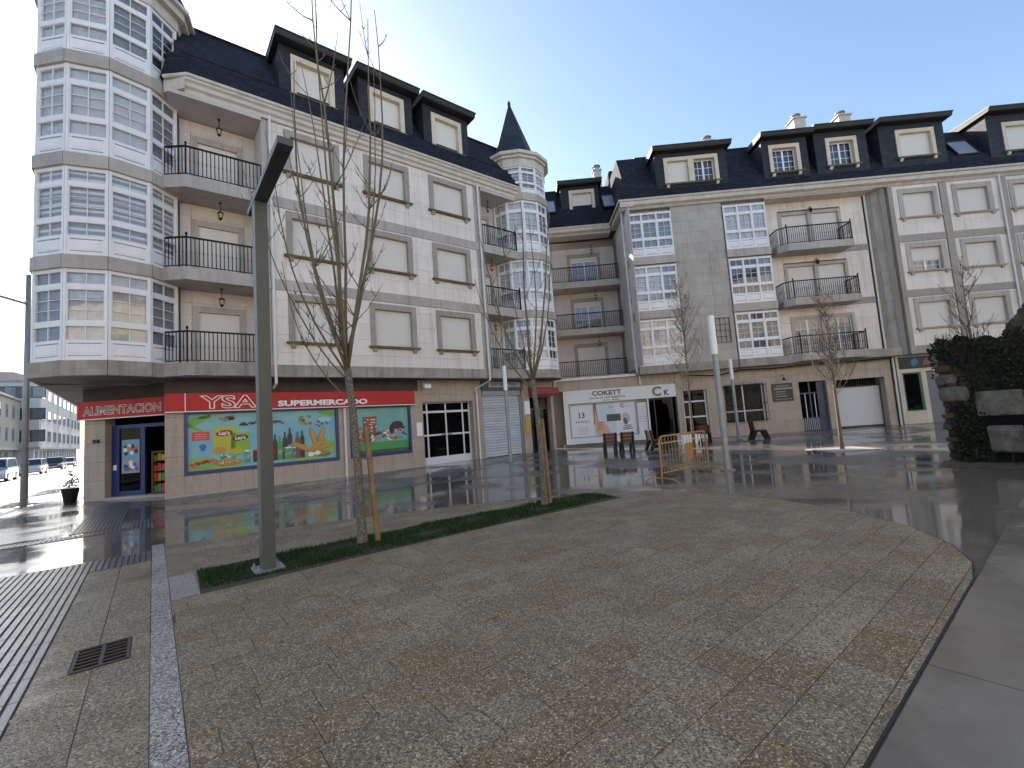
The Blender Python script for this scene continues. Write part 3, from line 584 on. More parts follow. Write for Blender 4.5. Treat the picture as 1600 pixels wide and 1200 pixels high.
# ground floor, main side
gz = [0, .68, 1.3, 1.95, 2.6, 3.2, 3.86]
gop = [(.5, 5.5, .66, 2.75), (5.93, 8.62, .66, 2.75), (9.22, 11.9, -1, 2.85), (12.45, 15.05, -1, 3.5), (15.55, 17.1, -1, 2.95)]
clad(F0, wall, 0, 17.3, gz, -.45, 0, TAN, gop, .95)
bx(F0, 'fascia', mat('dark_brown_fascia', (.06, .047, .038), .7, (.04, .032, .026), 2, streak=.5), wall, .0, 9.0, .002, .05, 3.37, 3.84)  # dark board above the sign; soffit shade is painted into its brown
bx(F0, 'plinth', GRANL, wall, 0, 9.2, 0, .03, -.003, .05)
for a, b_ in ((.5, 5.5), (5.93, 8.62)):
    m = MB(); e = .1; m.box(a, b_, -.3, .02, .66, .66+e+.03); m.box(a, a+e, -.3, .01, .79, 2.75); m.box(b_-e, b_, -.3, .01, .79, 2.75); m.box(a+e, b_-e, -.3, .01, 2.68, 2.75); sw = m.obj('shop_window', BLUE, SB)
    q = MB(); W = b_-a
    P = lambda n_, c, r=.35: mat('print_'+n_, c, r)
    def grad(q, a, b_, z0, z1, cols, o):
        n = len(cols)
        for k, c in enumerate(cols): q.poly([(a, o, z0+(z1-z0)*k/n), (b_, o, z0+(z1-z0)*k/n), (b_, o, z0+(z1-z0)*(k+1)/n), (a, o, z0+(z1-z0)*(k+1)/n)], c)
    o = -.1
    if a < 1:
        grad(q, .6, 5.4, .79, 2.68, [mat('print_backdrop', (.20, .47, .47), .3, (.13, .38, .52), 1.3)], o)
        PG = P('leaf', (.13, .38, .06)); PG2 = P('leaf_pale', (.24, .44, .11))
        o += .003
        for (x, z, rx, rz, rt, c) in ((.9, .98, .55, .22, 10, PG2), (1.5, .93, .8, .16, 0, PG2), (.85, 2.45, .45, .12, 25, PG), (.8, 2.2, .35, .06, -30, PG), (1.25, 2.6, .4, .06, 10, PG2), (4.95, 1.2, .45, .35, 0, PG2), (5.1, 2.55, .4, .10, -12, PG), (4.3, .93, .9, .14, 0, PG2), (5.0, 2.3, .25, .1, 0, P('mist', (.32, .54, .58)))): q.disc(x, o, z, rx, rz, c, 18, rt)
        o += .003; YB = P('bag_yellow', (.46, .44, .04)); YG = P('bag_lime', (.23, .42, .03)); BR = P('brown', (.20, .07, .03)); WH = P('white', (.75, .76, .76)); RD = P('red', (.60, .06, .05)); BK = P('black', (.02, .02, .025)); OR = P('bread', (.50, .27, .06)); OR2 = P('bread_dark', (.38, .17, .05)); CB = P('blue', (.03, .13, .50)); TE = P('teal', (.04, .30, .28)); GN = P('green', (.05, .30, .08))
        def rect(x0, x1, z0, z1, c, sk=0): q.poly([(x0, o, z0), (x1, o, z0), (x1+sk, o, z1), (x0+sk, o, z1)], c)
        rect(.72, 1.22, 1.78, 2.08, RD); q.disc(1.02, o, 1.58, .11, .08, CB); q.disc(1.02, o, 1.48, .07, .06, CB)
        rect(1.30, 1.98, 1.30, 2.2, YB, .02); rect(1.82, 2.40, 1.2, 1.98, YG, .02); q.disc(1.5, o+.001, 1.42, .2, .12, OR); q.disc(2.0, o+.001, 1.35, .2, .1, YB)
        o += .003
        for x, z in ((1.64, 1.99), (2.12, 1.80)): q.disc(x, o, z, .25, .105, BK, 20, 5); q.disc(x, o+.002, z, .20, .075, RD if z > 1.9 else BR, 20, 5); q.text("Lay's", .17, x, o+.004, z-.055, WH, 1.0, .004, 'CENTER')
        for k in range(3): q.poly([(.8, o, 1.84+.07*k), (1.14, o, 1.84+.07*k), (1.14, o, 1.87+.07*k), (.8, o, 1.87+.07*k)], P('pink', (.62, .25, .22)))
        q.disc(1.75, o, .97, .42, .12, OR2); q.disc(1.75, o+.002, .99, .36, .085, OR)
        for k in range(22): a_ = random.uniform(0, 6.28); r_ = random.uniform(0, 1)**.5; q.disc(1.75+.31*r_*math.cos(a_), o+.004, .99+.065*r_*math.sin(a_), .035, .015, random.choice([RD, BR, GN, OR2, WH]), 7)
        for k in range(9): q.disc(.75+.07*k+random.uniform(-.03, .03), o, 1.0+.015*k+random.uniform(-.04, .04), .085, .05, random.choice([RD, RD, P('ham', (.62, .18, .16)), BR]), 10, random.uniform(-30, 30))
        for k in range(14): q.disc(1.5+random.uniform(0, .65), o+.001, 1.12+random.uniform(0, .12), .06, .03, random.choice([WH, GN, PG2]), 8, random.uniform(-60, 60))
        for (x, hh, wd, c, c2) in ((2.32, .42, .19, TE, WH), (2.58, .42, .15, BK, RD), (2.75, .55, .17, WH, BK), (2.9, .5, .15, BK, OR), (3.06, .62, .17, CB, WH), (3.22, .66, .15, BK, RD), (3.38, .58, .16, GN, WH), (3.55, .72, .16, BK, OR), (3.72, .85, .17, BK, WH), (3.66, .42, .26, GN, WH), (3.94, .40, .24, CB, WH), (3.98, .7, .15, BR, OR), (4.15, .75, .15, BK, OR2)):
            rect(x-wd/2, x+wd/2, .9, .9+hh, c); rect(x-wd*.5, x+wd*.5, .9+hh*.35, .9+hh*.62, c2); o += .0012
            if hh > .5: q.poly([(x-wd/2, o, .9+hh), (x+wd/2, o, .9+hh), (x+wd*.18, o, .9+hh+.12), (x-wd*.18, o, .9+hh+.12)], c); rect(x-wd*.18, x+wd*.18, .9+hh+.12, .9+hh+.28, c)
            else: q.disc(x, o, .9+hh, wd*.5, .03, c2, 12)
        o += .003
        for (x, z, rx, rz, rt) in ((4.15, 1.30, .42, .1, -25), (4.45, 1.2, .42, .1, -12), (4.55, 1.66, .36, .1, 105), (4.85, 1.68, .36, .1, 72), (4.72, 1.35, .34, .1, 40), (4.95, 1.25, .3, .09, 15)): q.disc(x, o, z, rx, rz, OR2, 18, rt); q.disc(x, o+.001, z+.01, rx*.92, rz*.72, OR, 18, rt); o += .0015
        q.disc(4.75, o, 1.02, .42, .09, OR2); q.disc(4.45, o+.001, 1.0, .12, .09, WH); q.disc(4.68, o+.001, 1.03, .12, .08, WH)
        for (x, z) in ((1.72, 2.48), (2.35, 2.25), (2.85, 2.35), (3.3, 2.3)):
            for k in range(9): q.disc(x+random.uniform(-.2, .2), o, z+random.uniform(-.06, .08), .09, .03, random.choice([BR, BK, OR2, P('choc', (.10, .05, .03))]), 9, random.uniform(-40, 40))
        for k in range(12): q.disc(4.25+random.uniform(-.22, .22), o, 2.3+random.uniform(-.14, .16), .07, .05, random.choice([YB, GN, RD, OR, PG]), 9)
        for k in range(8): q.disc(4.85+random.uniform(-.2, .25), o, 2.15+random.uniform(-.1, .12), .035, .03, BK, 7)
    else:
        grad(q, 6.03, 8.52, .79, 2.68, [mat('print_green', (.28, .50, .30), .35), mat('print_mint', (.17, .42, .37), .35, (.13, .36, .35), 2)], o)
        q.poly([(6.03, o+.001, 1.25), (8.52, o+.001, 1.25), (8.52, o+.001, 2.68), (6.03, o+.001, 2.68)], MATS['print_mint']); q.poly([(6.03, o+.002, .79), (8.52, o+.002, .79), (8.52, o+.002, .93), (6.03, o+.002, .93)], P('dkgreen', (.03, .10, .04)))
        o += .004; rn = random.Random(4)
        for k in range(70): q.disc(6.25+rn.random()*2.1, o+k*.0002, 1.3+rn.random()*.55*(1 if k % 2 else .6), rn.uniform(.05, .16), rn.uniform(.03, .07), rn.choice([BK, BK, RD, CB, P('lblue', (.18, .45, .60)), BR, OR2, WH, P('ham', (.6, .2, .2))]), 10, rn.uniform(-40, 40))
        q.disc(8.0, o+.02, 1.92, .28, .17, BK); q.disc(7.75, o+.02, 1.75, .12, .2, BK); q.poly([(6.5, o+.02, 1.6), (7.05, o+.02, 1.6), (7.1, o+.02, 2.35), (6.5, o+.02, 2.3)], P('rust', (.28, .07, .05)))
        for k in range(14): q.disc(6.55+rn.random()*.5, o+.022, 1.7+rn.random()*.55, .05, .02, WH, 8)
    q.obj('poster', GLASS, sw, fix=False)
bx(F0, 'return_wall', TAN, wall, 17.12, 17.32, -3.2, -.46, 0, 3.86)
# portal (white aluminium doors), steel shutter, far door
m = MB(); o = -.35
for x0, x1 in ((9.22, 9.29), (9.55, 9.62), (10.53, 10.6), (11.46, 11.53), (11.83, 11.9)): m.box(x0, x1, o-.03, o+.03, 0, 2.85)
for z0, z1 in ((.0, .34), (1.3, 1.38), (2.36, 2.46), (2.8, 2.85)):
    for x0, x1 in ((9.29, 9.55), (9.62, 10.53), (10.6, 11.46), (11.53, 11.83)): m.box(x0, x1, o-.028, o+.028, z0, z1)
pd = m.obj('entrance_door', ALU, SB)
for x0, x1 in ((9.29, 9.55), (9.62, 10.53), (10.6, 11.46), (11.53, 11.83)):
    for z0, z1 in ((.34, 1.3), (1.38, 2.36), (2.46, 2.8)): bx(F0, 'pane', GLASSD, pd, x0, x1, o-.004, o+.004, z0, z1)
m = MB(); m.box(10.3, 10.5, o+.03, o+.07, 1.32, 1.36); m.box(10.63, 10.83, o+.03, o+.07, 1.32, 1.36)
for k in range(14): m.box(9.7+.13*k, 9.72+.13*k, o-.1, o-.08, .34, 1.28)
m.obj('door_handle', IRON, pd)
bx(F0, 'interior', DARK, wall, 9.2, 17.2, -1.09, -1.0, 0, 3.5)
m = MB(); k = 0; z = .02
ss = empty('t', (0, 0, 0)); bpy.data.objects.remove(ss)
fr_ = MB().box(12.45, 12.55, -.3, -.1, 0, 3.5).box(14.95, 15.05, -.3, -.1, 0, 3.5).box(12.55, 14.95, -.3, -.05, 3.1, 3.5).obj('shutter_frame', GALV, SB)
while z < 3.08:
    m = MB(); m.prof([(-.24, z), (-.20, z), (-.175, z+.06), (-.20, z+.125), (-.24, z+.125)], 12.55, 14.95) if k == 0 else None
    if k == 0: s0 = m.obj('slat', mat('shutter_steel', (.55, .58, .62), .4, (.48, .51, .55), 2, rnd=.08), fr_)
    else: s_ = bpy.data.objects.new('slat', s0.data); COL.objects.link(s_); s_.parent = fr_; s_.location = (0, 0, z-.02)
    z += .135; k += 1
m = MB(); m.box(15.55, 15.62, -.4, -.3, 0, 2.95); m.box(17.03, 17.1, -.4, -.3, 0, 2.95); m.box(16.2, 16.27, -.4, -.3, 0, 2.3); m.box(15.62, 17.03, -.4, -.3, 2.3, 2.36); fd = m.obj('side_door', mat('bar_door', (.06, .045, .04), .4), SB)
bx(F0, 'pane', GLASSD, fd, 15.62, 16.2, -.36, -.35, .02, 2.3); bx(F0, 'pane', GLASSD, fd, 16.27, 17.03, -.36, -.35, .02, 2.3)
# chamfered entrance
CH = Fr(0, 0, math.degrees(math.atan2(2.15, -2.75)))   # runs from corner (0,0) back to the street side
ang = math.degrees(math.atan2(2.15, -2.75)); CH = Fr(-2.15, -2.75, 128.0)
CL = math.hypot(2.15, 2.75)
clad(CH, wall, 0, CL-.02, gz, -.4, 0, TAN, [(.72, 2.95, -1, 2.9)], .9)
clad(Fr(-2.15, -6, 180), wall, -7, 3.2, gz, -.3, 0, TAN, (), 1.2)
bx(CH, 'fascia', MATS['dark_brown_fascia'], wall, 0, CL-.05, .002, .05, 3.37, 3.84); bx(CH, 'interior', DARK, wall, .5, 3.2, -1.6, -1.5, 0, 3); bx(CH, 'step', GRANL, wall, .72, 2.95, -.5, .08, 0, .1)  # entrance board, same brown with the slab's shade painted in
m = MB(CH); o = -.3
for x0, x1 in ((.72, .98), (1.72, 1.86), (2.55, 2.68), (2.88, 2.95)): m.box(x0, x1, o-.04, o+.04, .1, 2.45)
m.box(.98, 1.72, o-.035, o+.035, .1, .25); m.box(.72, 2.95, o-.035, o+.035, 2.4, 2.52); dd = m.obj('shop_door', BLUE, SB)
bx(CH, 'pane', GLASSD, dd, .98, 1.72, o-.005, o+.005, .25, 2.4); bx(CH, 'pane', GLASSD, dd, 2.68, 2.88, o-.005, o+.005, .15, 2.4)
q = MB(CH); P = lambda n_, c, r=.35: mat('print_'+n_, c, r)
q.poly([(1.05, o+.012, .85), (1.66, o+.012, .85), (1.66, o+.012, 2.0), (1.05, o+.012, 2.0)], P('sky', (.16, .32, .45)))
q.poly([(1.05, o+.014, .85), (1.66, o+.014, .85), (1.66, o+.014, 1.3), (1.05, o+.014, 1.3)], P('grey', (.35, .30, .28)))
for k in range(26): q.disc(1.35+random.uniform(-.22, .22), o+.016+k*.0002, random.choice([1.1, 1.65])+random.uniform(-.12, .12), .07, .08, random.choice([MATS['print_red'], MATS['print_white'], MATS['print_black'], MATS['print_bread'], MATS['print_blue']]), 8)
q.poly([(.78, o+.045, .98), (.9, o+.045, .98), (.9, o+.045, 1.16), (.78, o+.045, 1.16)], MATS['print_white'])
q.obj('door_poster', GLASS, dd, fix=False)
# a shelf of goods seen in the doorway
sh = empty('goods_rack', Lw(*CH.at(2.18, -.75)), LA+CH.rot()); tag(sh, 'wooden rack of colourful goods inside the supermarket doorway', 'rack')
m = MB(); WD = mat('rack_wood', (.28, .15, .07), .6)
m.box(-.32, -.28, -.2, .2, .1, 1.55); m.box(.28, .32, -.2, .2, .1, 1.55)
for z in (.12, .5, .85, 1.2, 1.5): m.box(-.28, .28, -.2, .2, z, z+.03)
m.obj('frame', WD, sh)
for z in (.15, .53, .88, 1.23):
    for k in range(4): c = random.choice(['red', 'red', 'white', 'bag_yellow', 'bread', 'green']); bx(F0, 'packet', MATS['print_'+c], sh, -.26+.13*k, -.15+.13*k, -.1, .15, z, z+random.uniform(.15, .26))

# ------------------------------------------------------------------ shop signs of the supermarket building
def sign(name, org, ang, label): e = empty(name, org, ang); tag(e, label, 'sign'); return e
LTW = mat('lettering_white', (.80, .80, .80), .4); LTD = mat('lettering_dark', (.10, .03, .03), .5)
sg_ = sign('shop_sign', Lw(0, 0), LA, 'long red sign with white lettering above the supermarket windows')
m = MB(); m.box(.0, 8.75, .02, .2, 2.74, 3.36); m.obj('board', RED, sg_)
m = MB(); m.box(.0, 8.75, .2, .206, 2.74, 2.77); m.box(.52, .545, .2, .206, 2.77, 3.36); m.obj('trim', LTW, sg_)
m = MB(); m.text('YSA', .58, 1.0, .204, 2.86, LTW, 1.55, .025); m.text('YSA', .58, 1.0, .208, 2.86, RED, 1.55, .0015); m.obj('lettering', LTW, sg_, fix=False)
m = MB(); m.text('SUPERMERCADO', .27, 3.3, .204, 2.86, LTW, 1.62, .012); m.obj('lettering', LTW, sg_, fix=False)
sg2 = sign('entrance_sign', Lw(*CH.at(0, 0)), LA+CH.rot(), 'red sign reading ALIMENTACION over the corner shop door')
m = MB(); m.box(-.05, CL-.02, .02, .2, 2.74, 3.36); m.obj('board', RED, sg2)
m = MB(); m.text('ALIMENTACION', .40, .16, .204, 2.9, LTW, .90, .014); m.text('ALIMENTACION', .40, .16, .208, 2.9, LTD, .90, -.002); m.box(0, CL-.05, .2, .206, 2.74, 2.77, LTW); m.obj('lettering', LTW, sg2, fix=False)
sg3 = sign('shutter_sign', Lw(0, 0), LA, 'black sign with grey lettering above the closed steel shutter'); m = MB(); m.box(12.45, 15.05, .02, .1, 3.36, 3.8); m.obj('board', DGLOSS, sg3)
LGY = mat('lettering_grey', (.36, .36, .37), .5); m = MB(); m.poly([(12.85, .103, 3.5), (14.9, .103, 3.5), (14.9, .103, 3.76), (12.85, .103, 3.76)], LGY); m.text('RECREATIVO', .24, 13.05, .107, 3.55, DGLOSS, 1.15, .004); m.obj('lettering', LTW, sg3, fix=False)
sg4 = sign('awning_sign', Lw(0, 0), LA, 'small dark red awning box above the narrow door by the turret'); m = MB(); m.prof([(.02, 3.0), (.55, 3.0), (.6, 3.1), (.6, 3.42), (.02, 3.5)], 15.5, 17.2); m.obj('board', mat('awning_red', (.30, .03, .04), .5), sg4)
for nm, lb, a, b_, z0, z1, mt in (('notice_board', 'white notice board between poster window and glazed entrance', 8.86, 9.13, 1.35, 1.95, LANT), ('utility_box', 'white utility box on the pillar beside the steel shutter', 15.15, 15.5, 2.05, 2.75, LANT), ('yellow_panel', 'yellow panel on the pillar beside the steel shutter', 15.14, 15.45, 1.0, 1.85, mat('mustard', (.50, .33, .05), .5)), ('house_number_plate', 'small dark plate on the pillar by the supermarket door', 0, 0, 0, 0, IRON)):
    if a == 0:
        e = empty(nm, Lw(*CH.at(.45, .02)), LA+CH.rot()); MB().box(-.1, .1, 0, .04, 1.95, 2.07).obj('plate', mt, e); MB().box(-.08, .08, .04, .05, 1.97, 2.05).obj('plate_face', BROWN, e)
    else:
        e = empty(nm, Lw((a+b_)/2, .0), LA); w_ = (b_-a)/2; MB().box(-w_, w_, .005, .05, z0, z1).obj('panel', mt, e); MB().box(-w_*.85, w_*.85, .05, .055, z0+.05, z1-.05).obj('face', mt, e)
    tag(e, lb, 'panel')
e = empty('flood_lamp', Lw(9.3, 0), LA); tag(e, 'small white floodlight under the slab right of the red sign', 'lamp'); m = MB(); m.tube([(0, 0, 3.55), (0, .25, 3.6)], .02, 6); m.obj('arm', IRON, e); MB().prof([(.2, 3.5), (.45, 3.45), (.45, 3.62), (.2, 3.7)], -.16, .16).obj('head', LANT, e)
e = empty('planter', Lw(-2.5, -3.1), LA); tag(e, 'black planter with a small shrub beside the corner pillar', 'planter'); m = MB(); m.prism(ngon((0, 0), .16, 10), 0, .5, None, ngon((0, 0), .24, 10)); m.obj('pot', IRON, e)
m = MB()
for k in range(140): a = random.uniform(0, 6.28); r_ = random.uniform(0, .3); z = .5+random.uniform(0, .55); m.poly([(r_*math.cos(a), r_*math.sin(a), z), (r_*math.cos(a)+.05, r_*math.sin(a)+.02, z+.05), (r_*math.cos(a)+.02, r_*math.sin(a)-.05, z+.08)])
m.obj('foliage', mat('shrub_leaf', (.03, .07, .02), .6), e, fix=False)

# ------------------------------------------------------------------ building across (salon below) and the right wing
MBD = empty('grey_apartment_building', MO, MA)
tag(MBD, 'grey stone apartment block with white glazed galleries and slate roof above the salon', 'building')
m = MB(); m.box(-9.6, -4.4, -14, -4.35, 0, 13.6); m.box(-4.4, 3.55, -14, -.3, 3.85, 13.6); m.box(3.55, 9.9, -14, -1.0, 3.85, 13.6); m.box(-9.6, 9.9, -14, -1.5, 0, 3.85); mw = m.obj('wall', CORE, MBD)
mz = [[4.3, 4.95, 5.6, 6.25, 6.9, 7.05], [7.05, 7.45, 8.1, 8.75, 9.4, 10.05, 10.2], [10.2, 10.6, 11.25, 11.9, 12.55, 13.1, 13.5]]
for zs in mz:
    clad(F0, mw, -1.82, 1.08, zs, -.3, -.06, GRANL, [(.0, .82, 5.3, 6.75)] if zs[0] < 5 else (), .95)
    clad(F0, mw, 3.55, 9.5, zs, -1.0, -.8, WHITE, [(4.6, 8.2, zs[0]-.2 if zs[0] < 5 else zs[1]-.02, (6.6 if zs[0] < 5 else zs[1]+2.35))], 1.3)
    clad(Fr(3.53, -.4, 0), mw, -.4, .4, zs, 0, .02, GRANL, (), 2)
    clad(Fr(-4.41, -1.7, 180), mw, -1.6, 2.6, zs, 0, .03, BWALL, (), 1.4)
bx(F0, 'band_stone', GRAN, mw, 3.55, 9.5, -.98, -.77, 10.2, 10.55); bx(F0, 'band_stone', GRAN, mw, 3.55, 9.5, -.98, -.77, 7.06, 7.42)
for gi, z in enumerate((4.3, 7.45, 10.62)):
    for a, b_, cur in ((-4.42, -1.85, [[2, 2, 2], [0, 0, 1], [1, 1, 1]][gi]), (1.12, 3.5, [[3, 3, 3], [3, 3, 1], [0, 0, 0]][gi])):
        top = z+2.62
        gallery(F0.sub(0, .02), MBD, a, b_, z, top, 3, cur)
        bx(F0, 'band_stone', CONC if gi == 0 else GRANL, mw, a-.04, b_+.04, -.3, .1, z-.45, z-.003)
        bx(F0, 'band_stone', GRANL, mw, a-.02, b_+.02, -.28, -.02, top+.003, z+2.69)
    gallery(Fr(-4.435, -.62, 180), MBD, -.46, .46, z, z+2.62, 1, [1])
bx(F0, 'band_stone', CONC, mw, -1.8, 1.07, -.3, .0, 3.85, 4.297); bx(F0, 'band_stone', CONC, mw, 3.55, 9.9, -.95, .0, 3.85, 4.297)
# little barred window in the grey panel wall
m = MB(); m.box(0, .82, -.2, -.12, 5.3, 6.75, GRANL); 
for x in (0, .27, .54, .80): m.box(x, x+.025, -.05, -.02, 5.3, 6.75, BROWN)
for z in (5.3, 5.65, 6.0, 6.35, 6.72): m.box(0, .825, -.048, -.022, z, z+.025, BROWN)
m.obj('barred_vent_window', BROWN, MBD)
# balconies of the grey block
for gi, z in enumerate((4.3, 7.42, 10.55)):
    m = MB(); m.prism([(3.95, -.8), (3.95, -.05), (4.35, .35), (7.95, .35), (7.95, -.8)], z-.38, z-.002); sb = m.obj('balcony', GRANL, MBD)
    railing([(4.0, -.75), (4.0, -.02), (4.38, .3), (7.9, .3), (7.9, -.75)], sb, z, h=1.02, posts=[(4.38, .3), (7.9, .3)])
    m = MB()
    for a, b_ in ((4.6, 4.78), (6.3, 6.52), (8.04, 8.2)): m.box(a, b_, -1.0, -.76, z, z+2.3)
    m.box(4.78, 6.3, -1.0, -.77, z+2.12, z+2.3); m.box(6.52, 8.04, -1.0, -.77, z+2.12, z+2.3); dr = m.obj('balcony_door', GRANL, MBD)
    for a, b_ in ((4.78, 6.3), (6.52, 8.04)):
        if gi == 0: glazed(F0, dr, a, b_, z, z+2.12, -.9, 2, 4, CUR[3])
        else: bx(F0, 'roller_shutter', SHUT, dr, a, b_, -.95, -.9, z, z+2.12)
    m = MB(); m.tube([(6.4, -.78, z+2.4), (6.4, -.6, z+2.5), (6.4, -.55, z+2.38)], .02, 6); m.tube([(6.4, -.55, z+2.38), (6.4, -.55, z+2.33), (6.4, -.55, z+2.12)], [.03, .1, .06], 6); m.obj('wall_lantern', IRON, MBD)
# set-back part with three balconies
for gi, z in enumerate((4.25, 7.32, 10.4)):
    zs = [z, z+.62, z+1.24, z+1.86, z+2.3, z+2.68]
    clad(F0, mw, -9.6, -4.43, zs, -4.35, -4.25, BWALL, [(-7.6, -5.4, z, z+2.3)], 1.3)
    m = MB(); m.box(-7.6, -7.4, -4.35, -4.2, z, z+2.3); m.box(-5.6, -5.4, -4.35, -4.2, z, z+2.3); m.box(-7.4, -5.6, -4.35, -4.2, z+2.05, z+2.3); dr = m.obj('balcony_door', GRAN, MBD)
    if gi == 0: bx(F0, 'roller_shutter', SHUT, dr, -7.4, -5.6, -4.33, -4.28, z, z+2.05)
    else:
        glazed(F0, dr, -7.4, -5.6, z, z+1.75, -4.27, 2, 4, CUR[1]); bx(F0, 'roller_shutter', SHUT, dr, -7.4, -5.6, -4.33, -4.26, z+1.75, z+2.05)
    m = MB(); m.box(-9.6, -4.45, -4.3, -2.9, z-.38, z-.002); sb = m.obj('balcony', GRANL, MBD); railing([(-9.5, -2.96), (-4.5, -2.96)], sb, z, h=1.02)
    lantern(MBD, -6.0, -3.6, z+2.65)
# cornices, gutters, roofs
prof = [(-.8, 13.5), (.05, 13.5), (.12, 13.6), (.3, 13.68), (.34, 13.95), (-.8, 13.95)]
m = MB(); m.prof(prof, -4.75, 9.9); m.prof([(o-2.98, z) for o, z in prof], -9.6, -4.8); m.box(-4.75, -4.0, -3.0, .3, 13.6, 13.93); m.box(3.56, 9.6, -.95, .0, 13.44, 13.52); m.obj('cornice', GUT, MBD)
m = MB(); m.tube([(-9.6, -2.66, 13.95), (-4.85, -2.66, 13.95), (-4.82, .34, 13.95), (9.9, .36, 13.95)], .075, 8); m.obj('gutter', GUT, MBD)
m = MB(); m.prof([(-1.0, 13.9), (.24, 13.95), (-.12, 14.98), (-1.2, 14.98)], -4.7, 9.9); m.prof([(-.16, 14.96), (-1.6, 17.55), (-13, 17.7), (-13, 14.9)], -4.3, 9.9); m.prof([(-4, 13.9), (-2.76, 13.95), (-3.1, 15.0), (-4, 15.0)], -9.6, -4.6); m.prof([(-3.12, 14.98), (-4.9, 17.6), (-13, 17.7), (-13, 14.9)], -9.6, -4.2)
m.prism([(-4.74, -3.2), (-4.74, .22), (-4, .22), (-4, -3.2)], 13.94, 17.4, None, [(-3.2, -3.2), (-3.2, -1.6), (-3, -1.6), (-3, -3.2)]); m.box(-4.2, -2.2, -8, -4.5, 17, 18.5); rf = m.obj('roof', SLATE, MBD)
m = MB(); m.prof([(-1.58, 17.5), (-1.5, 17.55), (-1.7, 17.66), (-1.8, 17.6)], -3.2, 9.9); m.prof([(-4.88, 17.55), (-4.8, 17.6), (-5, 17.7), (-5.1, 17.64)], -9.6, -4.2); m.obj('roof_edge', ROOFED, rf)
def chimney(par, u, o, z, sq=.35, h=.9, steel=True):
    m = MB(); m.box(u-sq, u+sq, o-sq, o+sq, z, z+h); m.box(u-sq*1.25, u+sq*1.25, o-sq*1.25, o+sq*1.25, z+h, z+h+.08); c = m.obj('chimney', mat('chimney_render', (.62, .55, .48), .8, (.5, .45, .4), 3), par)
    m = MB(); m.tube([(u, o, z+h+.08), (u, o, z+h+.35)], .2, 10); m.tube([(u, o, z+h+.36), (u, o, z+h+.42), (u, o, z+h+.5)], [.29, .29, .1], 10); m.tube([(u, o, z+h+.3), (u, o, z+h+.36)], .08, 6); m.obj('cowl', GALV, c)
chimney(rf, -4.9, -5.2, 17.4, .25, 1.5); chimney(rf, 2.0, -3.0, 17.4, .3, 1.5); chimney(rf, 7.8, -3.0, 17.4, .36, 2.4)
dormer(MBD, -2.45, 1.66, -1.95, 1.17, 14.86, 16.45, 0, -2.6, 14.3, 16.98, [0, 2], 2)
dormer(MBD, 3.72, 6.3, 4.1, 5.85, 14.95, 16.62, 0, -2.6, 14.3, 17.2, 2); dormer(MBD, 6.72, 9.65, 7.33, 9.08, 15.05, 16.72, 0, -2.6, 14.3, 17.34, 2)
dormer(MBD, -7.75, -5.2, -7.2, -5.5, 15.2, 16.85, -3.55, -6, 14.3, 17.35, 0)
def skylight(par, u, o, z, w_=.85, h=1.1, tilt=.35):
    m = MB(); e = .07; m.prof([(o+.02, z), (o+.1, z), (o+.1-tilt*h, z+h), (o+.02-tilt*h, z+h)], u-e, u); m.prof([(o+.02, z), (o+.1, z), (o+.1-tilt*h, z+h), (o+.02-tilt*h, z+h)], u+w_, u+w_+e); m.prof([(o+.02, z-e), (o+.1, z-e), (o+.1, z), (o+.02, z)], u-e, u+w_+e); m.prof([(o-tilt*h, z+h), (o+.12-tilt*h, z+h), (o+.1-tilt*h, z+h+e), (o-tilt*h, z+h+e)], u-e, u+w_+e); s_ = m.obj('skylight', ROOFDK, par)
    q = MB(); q.prof([(o+.03, z), (o+.06, z), (o+.06-tilt*h, z+h), (o+.03-tilt*h, z+h)], u, u+w_); q.obj('pane', mat('skylight_glass', (.25, .30, .36), .05, spec=.8), s_)
skylight(rf, -5.0, -3.15, 15.35, .8, 1.05, .6); skylight(rf, -8.9, -3.15, 15.3, .7, 1.05, .6)
# ground floor of the grey block
mop = [(-2.02, -.68, -1, 2.78), (.3, 2.55, .78, 2.9), (4.48, 6.0, -1, 2.8), (6.52, 9.2, -1, 2.75)]
clad(F0, mw, -2.38, 9.62, gz, -.95, -.6, TAN, mop, 1.15); clad(F0, mw, -9.3, -2.4, [3.25, 3.86], -.95, -.6, TAN, (), 1.5)
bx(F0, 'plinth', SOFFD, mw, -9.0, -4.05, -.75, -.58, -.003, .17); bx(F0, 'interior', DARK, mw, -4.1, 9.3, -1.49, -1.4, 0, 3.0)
m = MB(); m.box(-9.5, -2.4, -3.0, -.9, 3.86, 3.95); m.obj('terrace_slab', CONC, MBD); m = MB(); m.box(-9.2, -4.6, -.6, -.45, 3.84, 3.98); m.obj('terrace_gutter', PIPE, MBD)
m = MB(); o = -.8
for x0, x1 in ((-2.02, -1.95), (-1.62, -1.54), (-.76, -.68)): m.box(x0, x1, o-.03, o+.03, 0, 2.78)
for x0, x1 in ((-1.95, -1.62), (-1.54, -.76)):
    for z0, z1 in ((0, .3), (1.22, 1.3), (2.1, 2.18)): m.box(x0, x1, o-.028, o+.028, z0, z1)
dr = m.obj('entrance_door', ALU, MBD)
for x0, x1 in ((-1.95, -1.62), (-1.54, -.76)):
    for z0, z1 in ((.3, 1.22), (1.3, 2.1), (2.18, 2.78)): bx(F0, 'pane', GLASSD, dr, x0, x1, o-.005, o+.005, z0, z1)
wn = bx(F0, 'window', CUR[1], MBD, .3, 2.55, -.9, -.88, .78, 2.9)
